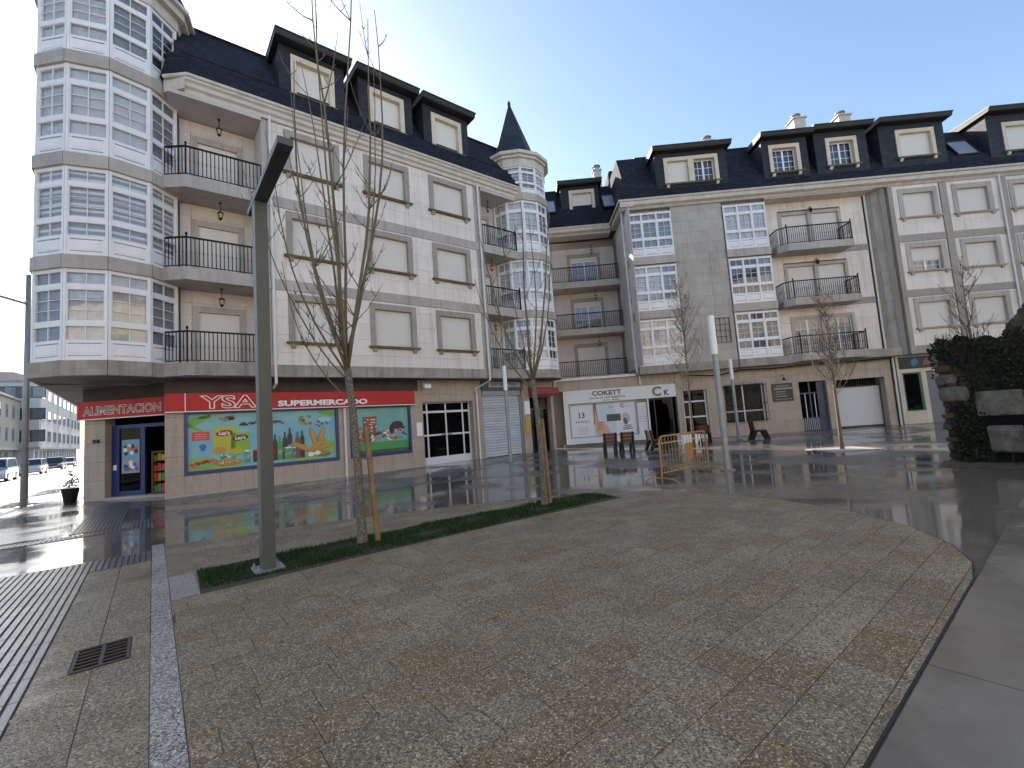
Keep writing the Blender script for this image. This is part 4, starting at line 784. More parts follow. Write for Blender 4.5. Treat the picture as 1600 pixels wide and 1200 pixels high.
m = MB(); m.box(.3, .38, -.86, -.8, .78, 2.9); m.box(2.47, 2.55, -.86, -.8, .78, 2.9); m.box(1.38, 1.46, -.86, -.8, .78, 2.9); m.box(.3, 2.55, -.86, -.81, 1.35, 1.42); wf = m.obj('window_frame', ALU, MBD)
bx(F0, 'pane', GLASSD, wf, .38, 1.38, -.84, -.835, .78, 2.9); bx(F0, 'pane', GLASSD, wf, 1.46, 2.47, -.84, -.835, .78, 2.9)
m = MB()
for z in (.85, 1.75, 2.8): m.box(.25, 2.6, -.42, -.4, z, z+.03)
for x in (.25, 2.58): m.box(x, x+.02, -.6, -.4, .85, .88); m.box(x, x+.02, -.6, -.4, 2.8, 2.83)
wg = m.obj('window_grille', IRON, MBD)
for k in range(16):
    x = .28+.153*k; q = MB(); q.tube([(x, -.41, .7), (x, -.41, 2.85+.12*math.sin(math.pi*k/15)), (x, -.38, 3.0+.12*math.sin(math.pi*k/15))], [.012, .012, .003], 5); q.obj('bar', IRON, wg)
m = MB(); BLD = mat('slate_blue_door', (.05, .06, .10), .4)
for x0, x1 in ((4.48, 4.56), (5.1, 5.18), (5.55, 5.62), (5.92, 6.0)): m.box(x0, x1, -.85, -.78, 0, 2.8)
for z0, z1 in ((0, .75), (2.1, 2.18)): m.box(4.56, 5.1, -.845, -.79, z0, z1); m.box(5.18, 5.55, -.845, -.79, z0, z1)
m.box(5.62, 5.92, -.845, -.79, 0, 2.8); dr = m.obj('panelled_door', BLD, MBD)
for k in range(9): bx(F0, 'bar', ALU, dr, 4.6+.105*k, 4.615+.105*k, -.77, -.755, .05, .7)
bx(F0, 'pane', GLASSD, dr, 4.56, 5.1, -.82, -.81, .75, 2.1); bx(F0, 'pane', GLASSD, dr, 5.18, 5.55, -.82, -.81, .75, 2.1); bx(F0, 'bar', ALU, dr, 4.83, 4.87, -.77, -.755, .75, 2.1); bx(F0, 'bar', ALU, dr, 5.35, 5.39, -.77, -.755, .75, 2.1)
gd = bx(F0, 'garage_door', GARAGE, MBD, 6.52, 9.2, -1.15, -1.1, .1, 2.3)
m = MB(); m.box(6.52, 9.2, -1.12, -1.05, 2.3, 2.36)
for k in range(21): m.box(6.58+.128*k, 6.6+.128*k, -1.1, -1.08, 2.36, 2.75)
m.box(6.52, 9.2, -1.15, -1.05, 0, .1); m.obj('garage_transom', BROWN, MBD)
m = MB(); P_ = [(-1.7, -.3, 3.62), (0, -.3, 3.5), (1.2, -.3, 3.72), (3, -.3, 3.66), (5, -.3, 3.74), (7.5, -.3, 3.72), (9.5, -.3, 3.75)]; m.tube(P_, .035, 6); m.obj('cable', IRON, MBD)
downpipe(MBD, [(9.6, -.72, 13.6), (9.6, -.72, 4.2), (9.72, .05, 4.0), (9.72, -.5, 3.8), (9.72, -.52, 0)]); downpipe(MBD, [(-4.6, -.3, 13.6), (-4.6, -.1, 4.0), (-4.4, -.5, 3.8), (-4.4, -.52, 3.3)])
# salon front
sal = empty('salon_front', MO, MA); tag(sal, 'white salon shopfront with gold lettering and a wide poster window', 'shopfront')
SW = mat('salon_white', (.72, .72, .73), .4, (.66, .66, .67), 1)
m = MB(); m.box(-8.85, -2.42, -.75, -.5, 2.5, 3.24); m.box(-8.85, -8.6, -.75, -.5, .17, 2.5); m.box(-8.6, -4.02, -.75, -.5, .17, .5); m.box(-4.1, -4.02, -.75, -.5, .5, 2.5); m.obj('board', SW, sal)
m = MB(); GF = mat('grey_frame', (.30, .30, .31), .5); m.box(-8.6, -8.52, -.72, -.53, .5, 2.5); m.box(-4.75, -4.68, -.72, -.53, .5, 2.5); m.box(-8.52, -4.75, -.72, -.53, 2.42, 2.5); m.box(-8.52, -4.75, -.72, -.53, .5, .56); m.obj('window_frame', GF, sal)
q = MB(); o = -.64; PW = P('paper', (.66, .68, .71)); PB = P('pale_blue', (.50, .60, .66)); SK = P('skin', (.60, .36, .22)); SK2 = P('skin_dark', (.30, .14, .08)); WH = MATS['print_white']; BK = MATS['print_black']; GY = P('midgrey', (.22, .22, .24)); PU = P('purple', (.12, .10, .17))
q.poly([(-8.52, o, .56), (-4.75, o, .56), (-4.75, o, 2.42), (-8.52, o, 2.42)], PW); q.poly([(-7.2, o+.003, .56), (-5.95, o+.003, .56), (-5.95, o+.003, 2.42), (-7.2, o+.003, 2.42)], PB)
q.poly([(-4.66, o, .5), (-4.12, o, .5), (-4.12, o, 2.38), (-4.66, o, 2.38)], PW); q.poly([(-4.7, o+.003, 2.3), (-4.1, o+.003, 2.3), (-4.1, o+.003, 2.5), (-4.7, o+.003, 2.5)], SK2)
o += .006
q.poly([(-7.2, o, 1.2), (-6.95, o, 1.2), (-7.02, o, 2.42), (-7.2, o, 2.42)], SK2); q.poly([(-7.14, o+.001, 1.2), (-6.98, o+.001, 1.2), (-7.05, o+.001, 2.0), (-7.1, o+.001, 2.0)], SK)
q.poly([(-7.05, o+.002, .56), (-6.25, o+.002, .56), (-6.35, o+.002, .85), (-6.6, o+.002, 1.35), (-7.1, o+.002, 1.4), (-7.15, o+.002, .9)], SK)
for k in range(4): q.disc(-6.85, o+.004, .95+.12*k, .2, .025, SK2, 10, 8)
q.poly([(-6.45, o, 1.35), (-5.65, o, 1.35), (-5.65, o, 1.75), (-6.45, o, 1.75)], P('blackgreen', (.03, .06, .05)))
q.text('IN', .2, -6.3, o, 2.1, GY, 1, .003); q.text('C', .3, -5.62, o, 2.1, BK, 1, .01); q.text('Cokett', .14, -5.4, o, 2.12, P('lilac', (.40, .38, .46)), 1, 0)
q.text('13', .42, -8.1, o, 1.65, BK, 1, .01); [q.disc(-8.2+.14*k, o, 1.42, .035, .05, BK, 8) for k in range(6)]
for k in range(5): q.poly([(-8.15, o, .75+.09*k), (-7.55, o, .75+.09*k), (-7.55, o, .765+.09*k), (-8.15, o, .765+.09*k)], GY)
q.disc(-5.35, o, 1.5, .22, .3, P('silver', (.42, .42, .46)), 16, 15); q.disc(-5.4, o+.001, 1.3, .12, .2, PU, 14, 10)
for k in range(3): q.disc(-5.3, o+.001, .85+.1*k, .36-.05*k, .03, PU, 12, 4)
for k in range(7): q.poly([(-4.6, o, 1.2+.14*k), (-4.2, o, 1.2+.14*k), (-4.2, o, 1.225+.14*k), (-4.6, o, 1.225+.14*k)], P('lilac', (.4, .38, .46)))
q.obj('poster', GLASS, sal, fix=False); bx(F0, 'pane', GLASS, sal, -8.52, -4.75, -.70, -.696, .56, 2.42)
GOLD = mat('gold_lettering', (.17, .14, .09), .45); DK = mat('dark_lettering', (.10, .09, .08), .5)
m = MB(); m.text('COKETT', .36, -7.2, -.494, 2.88, GOLD, 1.2, .018); m.text('SALON DE TRATAMIENTOS', .15, -7.35, -.494, 2.68, DK, 1.1, .003); m.text('BELLEZA - MASAJES', .1, -6.6, -.494, 2.55, DK, 1.1, .002); m.obj('lettering', GOLD, sal, fix=False)
m = MB(); m.text('C', .72, -3.78, -.494, 2.62, GOLD, 1.05, .03); m.text('K', .42, -3.12, -.494, 2.62, DK, 1.0, .02); m.obj('lettering', GOLD, sal, fix=False)
m = MB(); 
for x0, x1 in ((-4.0, -3.93), (-2.62, -2.55), (-3.62, -3.56)): m.box(x0, x1, -.98, -.92, 0, 2.5)
m.box(-3.93, -2.62, -.98, -.92, 2.4, 2.5); dr = m.obj('door', DGLOSS, sal); bx(F0, 'pane', GLASSD, dr, -3.93, -3.62, -.955, -.945, 0, 2.4); bx(F0, 'pane', GLASSD, dr, -3.56, -2.62, -.955, -.945, 0, 2.4)
e = empty('menu_board', MO, MA); tag(e, 'black notice board with white lettering right of the barred window', 'sign'); MB().box(2.97, 4.1, -.6, -.55, 1.78, 2.8).obj('board', DGLOSS, e)
m = MB(); rn = random.Random(6)
for z_, x0_, x1_, h_ in ((2.62, 3.2, 3.9, .05), (2.45, 3.1, 4.0, .11), (2.3, 3.15, 3.7, .05), (2.17, 3.15, 3.6, .05), (2.04, 3.15, 3.75, .05), (1.88, 3.12, 3.98, .035)):
    x = x0_
    while x < x1_: w_ = rn.uniform(.03, .09); m.poly([(x, -.545, z_), (x+w_, -.545, z_), (x+w_, -.545, z_+h_*rn.uniform(.6, 1)), (x, -.545, z_+h_)], MATS['lettering_grey']); x += w_+.025
m.obj('lettering', LTW, e, fix=False); m = MB(); m.tube([(3.55, -.6, 3.2), (3.55, -.35, 3.3), (3.55, -.3, 3.1)], .015, 5); m.tube([(3.55, -.3, 3.1), (3.55, -.3, 2.95)], [.04, .11], 8); m.obj('spot_lamp', IRON, e)

# right wing
RW = empty('cream_apartment_building', MO, MA); tag(RW, 'white panelled apartment wing with grey pilasters and cream shop at the far right', 'building')
m = MB(); m.prism([(9.95, -14), (9.95, -.75), (10.5, -.3), (26, -.3), (26, -14)], 3.85, 13.6); m.box(9.95, 26, -14, -1.4, 0, 3.85); rw = m.obj('wall', CORE, RW)
wo = []
for z0, z1 in ((5.28, 6.98), (8.5, 10.12), (11.62, 13.3)):
    for a in (10.92, 13.88, 16.95, 20): wo.append((a, a+2.16, z0, z1))
hk = {(10.92, 8.5): 3, (16.95, 11.62): 1, (13.88, 5.28): 4}
for zs in ([4.3, 4.95, 5.6, 6.25, 6.9, 7.05], [7.45, 8.1, 8.75, 9.4, 10.05, 10.2], [10.6, 11.25, 11.9, 12.55, 13.2, 13.5]):
    for a, b_ in ((10.62, 13.2), (13.6, 16.45), (16.85, 19.6)): clad(F0, rw, a, b_, zs, -.3, -.02, WHITE, [(q[0]+.1, q[1]-.1, q[2], q[3]-.1) for q in wo if a < q[0] < b_], 1.5)
    ch = Fr(9.95, -.75, 129); L_ = math.hypot(.6, .72)
    zz = sorted(set(zs+[{4.3: 3.86, 7.45: 7.05, 10.6: 10.2}[zs[0]]]))
    clad(Fr(9.72, -.9, 180-42), rw, 0, .3, zz, 0, .16, GRAN, (), 1.2); clad(Fr(9.72, -.9, 180-42), rw, .3, .72, zz, 0, .1, GRANL, (), 1.2); clad(Fr(9.72, -.9, 180-42), rw, .72, .98, zz, 0, .16, GRAN, (), 1.2)
for z0, z1 in ((3.86, 4.3), (7.05, 7.45), (10.2, 10.6)):
    for a, b_ in ((10.62, 13.2), (13.6, 16.45), (16.85, 19.6)): bx(F0, 'band_stone', GRAN, rw, a, b_, -.3, .02, z0+.003, z1-.003)
for a, b_ in ((10.36, 10.61), (13.21, 13.59), (16.46, 16.84)): clad(F0, rw, a, b_, [3.86, 5, 6.2, 7.4, 8.6, 9.8, 11, 12.2, 13.5], -.3, .04, GRAN, (), 2, name='pilaster_stone')
for q in wo: 
    if q[0] < 19: stone_window(F0, RW, q[0], q[1], q[2], q[3], -.02, hk.get((q[0], q[2]), 0), GRANL, GRANL, .25, .2)
m = MB(); m.prof(prof, 9.905, 24); m.obj('cornice', GUT, RW); m = MB(); m.tube([(9.9, .36, 13.95), (24, .36, 13.95)], .075, 8); m.obj('gutter', GUT, RW)
m = MB(); m.prof([(-1.0, 13.9), (.24, 13.95), (-.12, 14.98), (-1.2, 14.98)], 9.905, 24); m.prof([(-.16, 14.96), (-1.6, 17.3), (-13, 17.5), (-13, 14.9)], 9.905, 24); rf = m.obj('roof', SLATE, RW)
chimney(rf, 10.6, -3.0, 17.2, .36, 2.5)
dormer(RW, 10.35, 13.95, 11.25, 13.4, 15.15, 16.8, 0, -2.6, 14.3, 17.38, 1); dormer(RW, 16.3, 20, 17.1, 19.2, 14.95, 16.65, 0, -2.8, 14.3, 17.4, 0)
skylight(rf, 14.75, -.25, 15.15, 1.1, 1.1, .58)
m = MB(); m.prof([(.05, 14.2), (.12, 14.2), (-.1, 14.85), (-.17, 14.85)], 14.95, 15.9); m.obj('skylight', mat('skylight_glass2', (.45, .52, .56), .1), rf)
SHC = mat('shop_cream', (.62, .54, .40), .6, (.55, .47, .35), 1.5, rnd=.04)
clad(F0, rw, 9.95, 13.5, gz, -.95, -.6, SHC, [(10.2, 11.22, .72, 2.88), (11.5, 12.6, -1, 2.9), (10.1, 13.2, 3.1, 3.75)], 1.2); clad(F0, rw, 13.5, 24, gz, -.95, -.6, SHC, (), 1.2)
m = MB(); GNF = mat('green_frame', (.02, .12, .06), .4); m.box(10.2, 10.28, -.75, -.62, .72, 2.88); m.box(11.1, 11.22, -.75, -.62, .72, 2.88); m.box(10.28, 11.1, -.75, -.62, .72, .78); m.box(10.28, 11.1, -.75, -.62, 2.8, 2.88); sw = m.obj('shop_window', GNF, RW); bx(F0, 'pane', GLASSD, sw, 10.28, 11.1, -.7, -.69, .78, 2.8); bx(F0, 'backing', DARK, sw, 10.2, 11.22, -.96, -.95, .7, 2.9)
for x in (10.5, 10.75, 10.95): bx(F0, 'display_item', LANT, sw, x, x+.14, -.82, -.74, .8, .9+.1*(x > 10.6))
sh = bx(F0, 'rolling_shutter', SHUTP, RW, 11.5, 12.6, -.8, -.75, 0, 2.9)
e = empty('dark_shop_sign', MO, MA); tag(e, 'dark shop sign with blue and red shapes on the cream shop', 'sign'); MB().box(10.1, 13.2, -.7, -.55, 3.1, 3.75).obj('board', DGLOSS, e)
m = MB(); m.poly([(10.75, -.545, 3.2), (11.0, -.545, 3.25), (11.15, -.545, 3.5), (10.95, -.545, 3.68), (10.7, -.545, 3.5)], mat('emblem_blue', (.03, .16, .30), .4)); m.poly([(11.35, -.545, 3.25), (11.95, -.545, 3.3), (11.7, -.545, 3.45), (11.6, -.545, 3.65), (11.4, -.545, 3.5)], mat('emblem_red', (.30, .05, .05), .4)); m.obj('emblem', RED, e, fix=False)
downpipe(RW, [(16.4, .1, 13.9), (16.4, .12, 3.8), (16.4, -.5, 3.6), (16.4, -.5, 0)])

# ------------------------------------------------------------------ lamps
def near_lamp():
    e = empty('street_lamp', Lw(.83, 11.93), LA); tag(e, 'tall grey box-section lamp post with flat crossbar at the left end of the grass strip', 'street lamp')
    m = MB(); m.box(-.075, .075, -.105, .105, .03, 4.78); m.obj('post', LAMPG, e)
    m = MB(); m.box(-.17, .17, -.19, .19, .012, .032); pl = m.obj('base_plate', GALV, e)
    for a in (-.13, .13):
        for b_ in (-.15, .15): q = MB(); q.tube([(a, b_, .032), (a, b_, .06)], .018, 6); q.tube([(a, b_, .06), (a, b_, .08)], .009, 6); q.obj('bolt', GALV, pl)
    m = MB(); m.box(-.08, .08, -.42, 1.55, 4.78, 4.86); m.obj('crossbar', LAMPG, e); m = MB(); m.box(-.06, .06, .7, 1.4, 4.772, 4.7799); m.obj('light_panel', mat('led_panel', (.04, .04, .045), .3), e)
    m = MB(); m.box(-.06, .06, .106, .109, .7, 1.15); m.obj('access_door', LAMPG, e)
near_lamp()
def column(x, y, label, h=4.1, tz=3.05):
    e = empty('light_column', (x, y, 0), .3); tag(e, label, 'street lamp', 'slim light columns on the square')
    m = MB(); m.tube([(0, 0, .02), (0, 0, tz)], .075, 14); m.obj('pole', GALV, e, smooth=False); m = MB(); m.tube([(0, 0, tz), (0, 0, h-.02), (0, 0, h)], [.085, .085, .06], 14); m.obj('lantern', LANT, e); m = MB(); m.tube([(0, 0, .006), (0, 0, .022)], .19, 16); m.obj('base_plate', GALV, e)
    for k in range(4): a = k*math.pi/2+.4; q = MB(); q.tube([(.15*math.cos(a), .15*math.sin(a), .02), (.15*math.cos(a), .15*math.sin(a), .06)], .014, 6); q.obj('bolt', GALV, e)
column(-.29, 19.4, 'slim light column with white top in front of the steel shutter'); column(5.43, 11.99, 'nearest slim light column with white top beside the yellow barrier'); column(11.2, 23.1, 'slim light column with white top in front of the barred window')
e = empty('street_light', (-16.63, 15.44, 0), LA); tag(e, 'tall grey street light at the corner by the sunlit road', 'street lamp')
m = MB(); m.tube([(0, 0, 0), (0, 0, 4), (0, 0, 8)], [.10, .085, .07], 12); m.obj('pole', GALV, e, smooth=True); m = MB(); m.tube([(0, 0, 6.95), (-.9, 1.2, 7.0)], .05, 8); m.obj('arm', GALV, e); m = MB(); m.prism([(-.8, 1.0), (-1.05, 1.2), (-1.35, 1.75), (-1.15, 1.85), (-.85, 1.35)], 6.97, 7.06); m.obj('lamp_head', GALV, e); m = MB(); m.box(-.2, .2, -.2, .2, 0, .02); m.obj('base_plate', GALV, e)

# ------------------------------------------------------------------ trees
BARK = mat('mossy_bark', (.13, .115, .085), .85, (.20, .19, .16), 14, bump=.5, bscale=50, speck=(.06, .055, .04), sscale=45); BARK2 = mat('young_bark', (.115, .10, .066), .8, (.15, .132, .085), 9); BIRCH = mat('tan_bark', (.22, .16, .10), .8, (.13, .095, .06), 12, bump=.3, bscale=40); TWIG = mat('twig', (.115, .09, .07), .8)
STK = mat('stake_wood', (.25, .155, .075), .7, (.17, .10, .045), 7, bump=.15, bscale=30)
def limb(m, p, d, ln, r, rn, up, depth, tw, n=7, sr=(.06, .2)):
    pts = [p]; q = Vector(p); d = Vector(d).normalized()
    for k in range(n):
        d = (d+Vector((rn.uniform(-1, 1), rn.uniform(-1, 1), 0))*.07+Vector((0, 0, up))).normalized(); q = q+d*ln/n; pts.append(tuple(q))
    m.tube(pts, [r*(1-.85*k/n)+.0025 for k in range(n+1)], 6 if r > .015 else 4)
    if depth:
        for k in range(tw):
            i = rn.randint(1, n-1); a = rn.uniform(0, 6.28); b_ = Vector((math.cos(a), math.sin(a), rn.uniform(.4, 1.2)))
            limb(m, pts[i], b_, ln*rn.uniform(*sr), max(.003, r*(.26 if sr[1] < .3 else .45)), rn, .22, depth-1, max(1, tw//2), 4, sr)
def tree(name, loc, label, fork, r, limbs, seed, bark, twigm, lean=(0, 0), tw=5, stake=None, low=()):
    e = empty(name, loc); tag(e, label, 'tree', 'bare young trees on the square'); rn = random.Random(seed)
    m = MB(); pts = [(lean[0]*t+.02*math.sin(5*t+seed), lean[1]*t, -.02+fork*t) for t in (0, .03, .1, .25, .5, .75, 1)]; m.tube(pts, [r*1.35, r*1.15, r, r*.95, r*.88, r*.8, r*.78], 12); m.obj('trunk', bark, e, smooth=True)
    m = MB()
    for (dx, dy, ln, rr_, zf, up) in limbs:
        p = (lean[0]*zf/fork+.02*math.sin(5*zf/fork+seed), lean[1]*zf/fork, zf); limb(m, p, (dx, dy, .55), ln, rr_*.82, rn, up, 2, tw, 9)
    m.obj('branches', twigm, e, smooth=True); return e
# local y = -o style flip in MB: use +o towards camera
tree('bare_tree', (-2.33, 6.84, 0), 'tall bare tree with mossy trunk and stake nearest the lamp post', 2.62, .068, [(-.05, 0, 6.4, .042, 2.6, .2), (.14, .05, 5.6, .036, 2.6, .24), (.10, -.1, 6.2, .036, 2.75, .22), (-.22, .1, 5.0, .032, 2.55, .26), (-.45, -.05, 4.4, .02, 2.5, .15), (.05, .25, 5.2, .026, 2.6, .24), (-.15, -.2, 5.6, .028, 2.6, .22), (-.7, .1, 2.4, .013, 2.1, .2), (.02, .12, 6.6, .03, 2.7, .25), (-.3, -.1, 4.6, .02, 2.8, .24), (.28, .1, 4.4, .02, 2.8, .24), (-.5, .15, 3.6, .014, 2.4, .2)], 11, BARK, BARK2, (-.14, 0), 8)
tree('bare_tree', (.48, 8.87, 0), 'slender bare tree with stake near the far end of the grass strip', 2.45, .062, [(-.05, 0, 3.6, .032, 2.4, .2), (.2, .1, 3.4, .03, 2.4, .2), (-.35, .05, 3.2, .026, 2.4, .2), (.3, -.15, 3.0, .022, 2.4, .2), (-.6, 0, 2.6, .02, 2.2, .16), (.05, .25, 3.1, .02, 2.4, .2), (-.2, .2, 3.5, .018, 2.5, .22)], 5, BARK, BARK2, (-.06, 0), 6)
def birch(loc, label, h, seed, r=.05, lean=(0, 0), spread=1.0, n=44):
    e = empty('bare_birch', loc); tag(e, label, 'tree', 'bare young trees on the square'); rn = random.Random(seed); m = MB()
    f_ = lambda t: (lean[0]*t, lean[1]*t, h*t-.02)
    m.tube([f_(t/10) for t in range(11)], [r*(1.25 if t == 0 else 1)*(1-.088*t)+.004 for t in range(11)], 9); m.obj('trunk', BIRCH, e, smooth=True)
    m = MB()
    for k in range(n):
        t = rn.uniform(.30, .97); a = rn.uniform(0, 6.28); limb(m, f_(t), (math.cos(a), math.sin(a), .75), spread*rn.uniform(.5, 1.15)*(1.25-t*.85), .009, rn, .16, 2, 4, 6, (.25, .5))
    m.obj('branches', TWIG, e, smooth=True)
birch((8.1, 21.0, 0), 'bare twiggy birch between the salon door and the grey gallery', 7.8, 3, .065, (.1, 0), 2.0, 75); birch((10.65, 15.1, 0), 'bare birch with tan trunk in a square tree pit before the garage', 5.6, 8, .055, (-.05, .1), 1.45, 50); birch((15.6, 15.3, 0), 'small bare birch showing above the ivy covered wall', 6.3, 21, .04, (.05, 0), 1.5, 26)
def stake(x, y, tx, ty, h, label):
    e = empty('tree_stake', (x, y, 0)); tag(e, label, 'stake', 'wooden stakes beside the trees'); m = MB(); m.tube([(0, 0, -.02), (tx*.5, ty*.5, h*.5), (tx, ty, h-.03), (tx, ty, h)], [.042, .041, .04, .032], 10); m.obj('post', STK, e, smooth=False)
    m = MB(); m.tube([(tx*.7+.06*math.cos(a*.785)-.03, ty*.7+.07*math.sin(a*.785), h*.72) for a in range(9)], .008, 5); m.obj('tie', mat('green_tie', (.05, .10, .08), .6), e)
stake(-2.13, 6.86, -.11, 0, 1.72, 'leaning wooden stake tied to the tall mossy tree'); stake(.575, 8.97, -.04, 0, 1.66, 'wooden stake tied to the slender tree further along the grass')
e = empty('tree_pit_frame', (10.65, 15.1, 0), R(-2.5)); tag(e, 'pale square stone frame around the foot of the birch', 'tree pit'); m = MB()
for a in (-1, 1): m.box(-.75, .75, a*.68-.07, a*.68+.07, .0005, .02); m.box(a*.68-.07, a*.68+.07, -.605, .605, .0005, .02)
m.obj('frame', GRANL, e); m = MB(); m.box(-.6, .6, -.6, .6, .0008, .012); m.obj('gravel_bed', mat('pale_gravel', (.42, .40, .37), .8, (.30, .28, .26), 30, bump=.6, bscale=60), e)

# ------------------------------------------------------------------ barrier
def barrier():
    A = Vector((3.28, 10.61)); B = Vector((4.98, 12.05)); ax = (B-A); L_ = ax.length; e = empty('crowd_barrier', (A.x, A.y, 0), math.atan2(ax.y, ax.x)); tag(e, 'yellow steel crowd barrier standing on the wet square', 'barrier')
    Y = mat('barrier_yellow', (.40, .235, .06), .5, (.30, .17, .04), 5)
    m = MB(); t = .022; z0, z1 = .22, 1.06
    m.tube([(.0, 0, .0), (.02, 0, z0), (.04, 0, z1-.12), (.07, 0, z1-.03), (.16, 0, z1), (L_-.14, 0, z1), (L_-.05, 0, z1-.03), (L_-.02, 0, z1-.12), (L_, 0, z0), (L_, 0, 0)], t, 8); m.tube([(.01, 0, z0), (L_, 0, z0)], t*.8, 8); fr = m.obj('frame', Y, e, smooth=True)
    for k in range(15): x = .14+(L_-.28)*k/14; q = MB(); q.tube([(x, 0, z0), (x, 0, z1-.005)], .008, 6); q.obj('bar', Y, fr)
    m = MB(); m.tube([(.1, 0, z1-.16), (L_-.1, 0, z1-.16)], .009, 6); m.obj('rail', mat('barrier_white', (.62, .58, .5), .5), fr); m = MB(); m.box(L_*.52, L_*.66, -.006, .006, .42, .82); m.obj('sign_plate', mat('barrier_orange', (.36, .15, .03), .6), fr)
    for x in (.0, L_):
        q = MB(); q.tube([(x, -.0, .12), (x, .3, .1), (x, .42, .03), (x, .44, .0)], .018, 7); q.tube([(x, 0, .12), (x, -.3, .1), (x, -.42, .03), (x, -.44, 0)], .018, 7); q.obj('foot', Y, e, smooth=True)
barrier()
# ------------------------------------------------------------------ wooden seats
WOOD = mat('seat_wood', (.11, .042, .022), .5, (.07, .028, .016), 8, rnd=.1)
def seat(x, y, rz, label, w_=.62):
    e = empty('wooden_seat', (x, y, 0), R(rz)); tag(e, label, 'seat', 'wooden seats on the square')
    for k in range(5): bx(F0, 'slat', WOOD, e, -w_/2, w_/2, -.2+.1*k, -.115+.1*k, .43, .46)
    for k in range(3): bx(F0, 'slat', WOOD, e, -w_/2, w_/2, -.28-.02*k, -.235-.02*k, .44+.15*k, .582+.15*k)
    for s_ in (-1, 1):
        q = MB(); x0 = s_*(w_/2-.08); q.prof([(.28, .43), (.12, .43), (.3, .0), (.42, .0)], x0-.045, x0+.045); q.prof([(-.1, .43), (-.28, .43), (-.44, .0), (-.3, .0)], x0-.045, x0+.045); q.prof([(-.22, .42), (-.3, .42), (-.36, .9), (-.31, .9)], x0-.03, x0+.03); q.box(x0-.03, x0+.03, -.25, .25, .38, .43); q.obj('leg', IRON, e)
seat(4.15, 20.4, 175, 'brown wooden seat leftmost of the seats, before the salon poster window'); seat(4.9, 20.45, 178, 'brown wooden seat second from left in front of the salon'); seat(6.15, 20.2, 95, 'brown wooden seat turned sideways in front of the salon door', .75); seat(9.2, 22.4, 150, 'dark wooden seat behind the yellow barrier by the glazed door'); seat(11.75, 22.2, 80, 'brown wooden seat below the barred window beside the slim column')
e = empty('white_crate', (8.4, 22.3, 0), .2); tag(e, 'low white box behind the yellow barrier by the glazed door', 'box'); MB().box(-.5, .5, -.2, .2, 0, .42).obj('body', LANT, e); MB().box(-.52, .52, -.22, .22, .42, .47).obj('lid', LANT, e)

# ------------------------------------------------------------------ stone wall with ivy at the right
WO, WA = Vector((9.71, 10.40, 0)), R(-51.5)
sw = empty('stone_wall', WO, WA); tag(sw, 'old dark rubble stone wall with ivy at the right edge', 'wall')
STN = mat('rubble_stone', (.07, .06, .046), .9, (.03, .03, .02), 7, detail=9, spec=.2, rnd=.45, bump=.8, bscale=18, stain=(.12, .07, .035)); STP = mat('pale_dressed_stone', (.15, .14, .115), .85, (.045, .042, .032), 4.5, bump=.7, bscale=22, detail=10, rnd=.1, streak=.8)
m = MB(); m.box(.04, 6, -.6, -.06, 0, 2.6); m.obj('wall_core', mat('wall_mortar', (.035, .03, .025), .95), sw)
rn = random.Random(9); z = 0
def stone(parent, u0, u1, o0, o1, z0, z1, mt, rn, j=.02):
    m = MB(); c = min(u1-u0, z1-z0)*(.22 if j > .015 or j == .01 else .05); J = lambda: rn.uniform(-j, j)
    ring = [(u0+c, z0), (u1-c, z0), (u1, z0+c), (u1, z1-c), (u1-c, z1), (u0+c, z1), (u0, z1-c), (u0, z0+c)]; ring = [(a+J(), b_+J()) for a, b_ in ring]; cu, cz = (u0+u1)/2, (z0+z1)/2
    back = [m.fr.loc(a, o0, b_) for a, b_ in ring]; mid = [m.fr.loc(a, o1-.03, b_) for a, b_ in ring]; sh_ = .72 if j != .012 else .93; fr = [m.fr.loc(cu+(a-cu)*sh_, o1+J(), cz+(b_-cz)*sh_) for a, b_ in ring]
    n = 8; m.raw(back+mid+fr, [tuple(range(7, -1, -1))]+[(i, (i+1) % n, n+(i+1) % n, n+i) for i in range(n)]+[(n+i, n+(i+1) % n, 2*n+(i+1) % n, 2*n+i) for i in range(n)]+[tuple(range(16, 24))]); return m.obj('stone', mt, parent)
while z < 2.62:
    h = rn.uniform(.08, .19); u = rn.uniform(-.05, .04)
    while u < 3.0:
        ln = rn.uniform(.1, .36); stone(sw, u+.008, u+ln-.008, -.3, rn.uniform(-.03, .05), z+.006, z+h-.006, STN, rn); u += ln
    z += h
stone(sw, -.02, .5, -.3, .1, 1.38, 1.72, STP, rn); stone(sw, -.03, .33, -.3, .07, 1.78, 2.0, STP, rn)
m = MB(); m.box(.56, 1.9, -.1, .14, 1.04, 1.58, STP); m.box(.68, 1.2, -.1, .16, .28, .84, STP); ob = None
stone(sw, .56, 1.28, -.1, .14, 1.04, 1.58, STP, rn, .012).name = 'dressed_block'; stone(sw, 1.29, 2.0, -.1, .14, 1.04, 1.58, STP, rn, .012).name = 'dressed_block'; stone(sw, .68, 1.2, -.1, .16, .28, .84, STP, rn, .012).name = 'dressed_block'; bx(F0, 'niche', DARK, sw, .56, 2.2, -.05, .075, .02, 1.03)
m = MB(); m.tube([(1.0, .2, .25), (.98, .24, .12), (1.06, .26, .03), (1.3, .26, .015), (2.2, .3, .015)], .014, 6); e = put(m.obj('black_cable', IRON), WO, WA); tag(e, 'thin black cable hanging at the foot of the stone wall', 'cable')
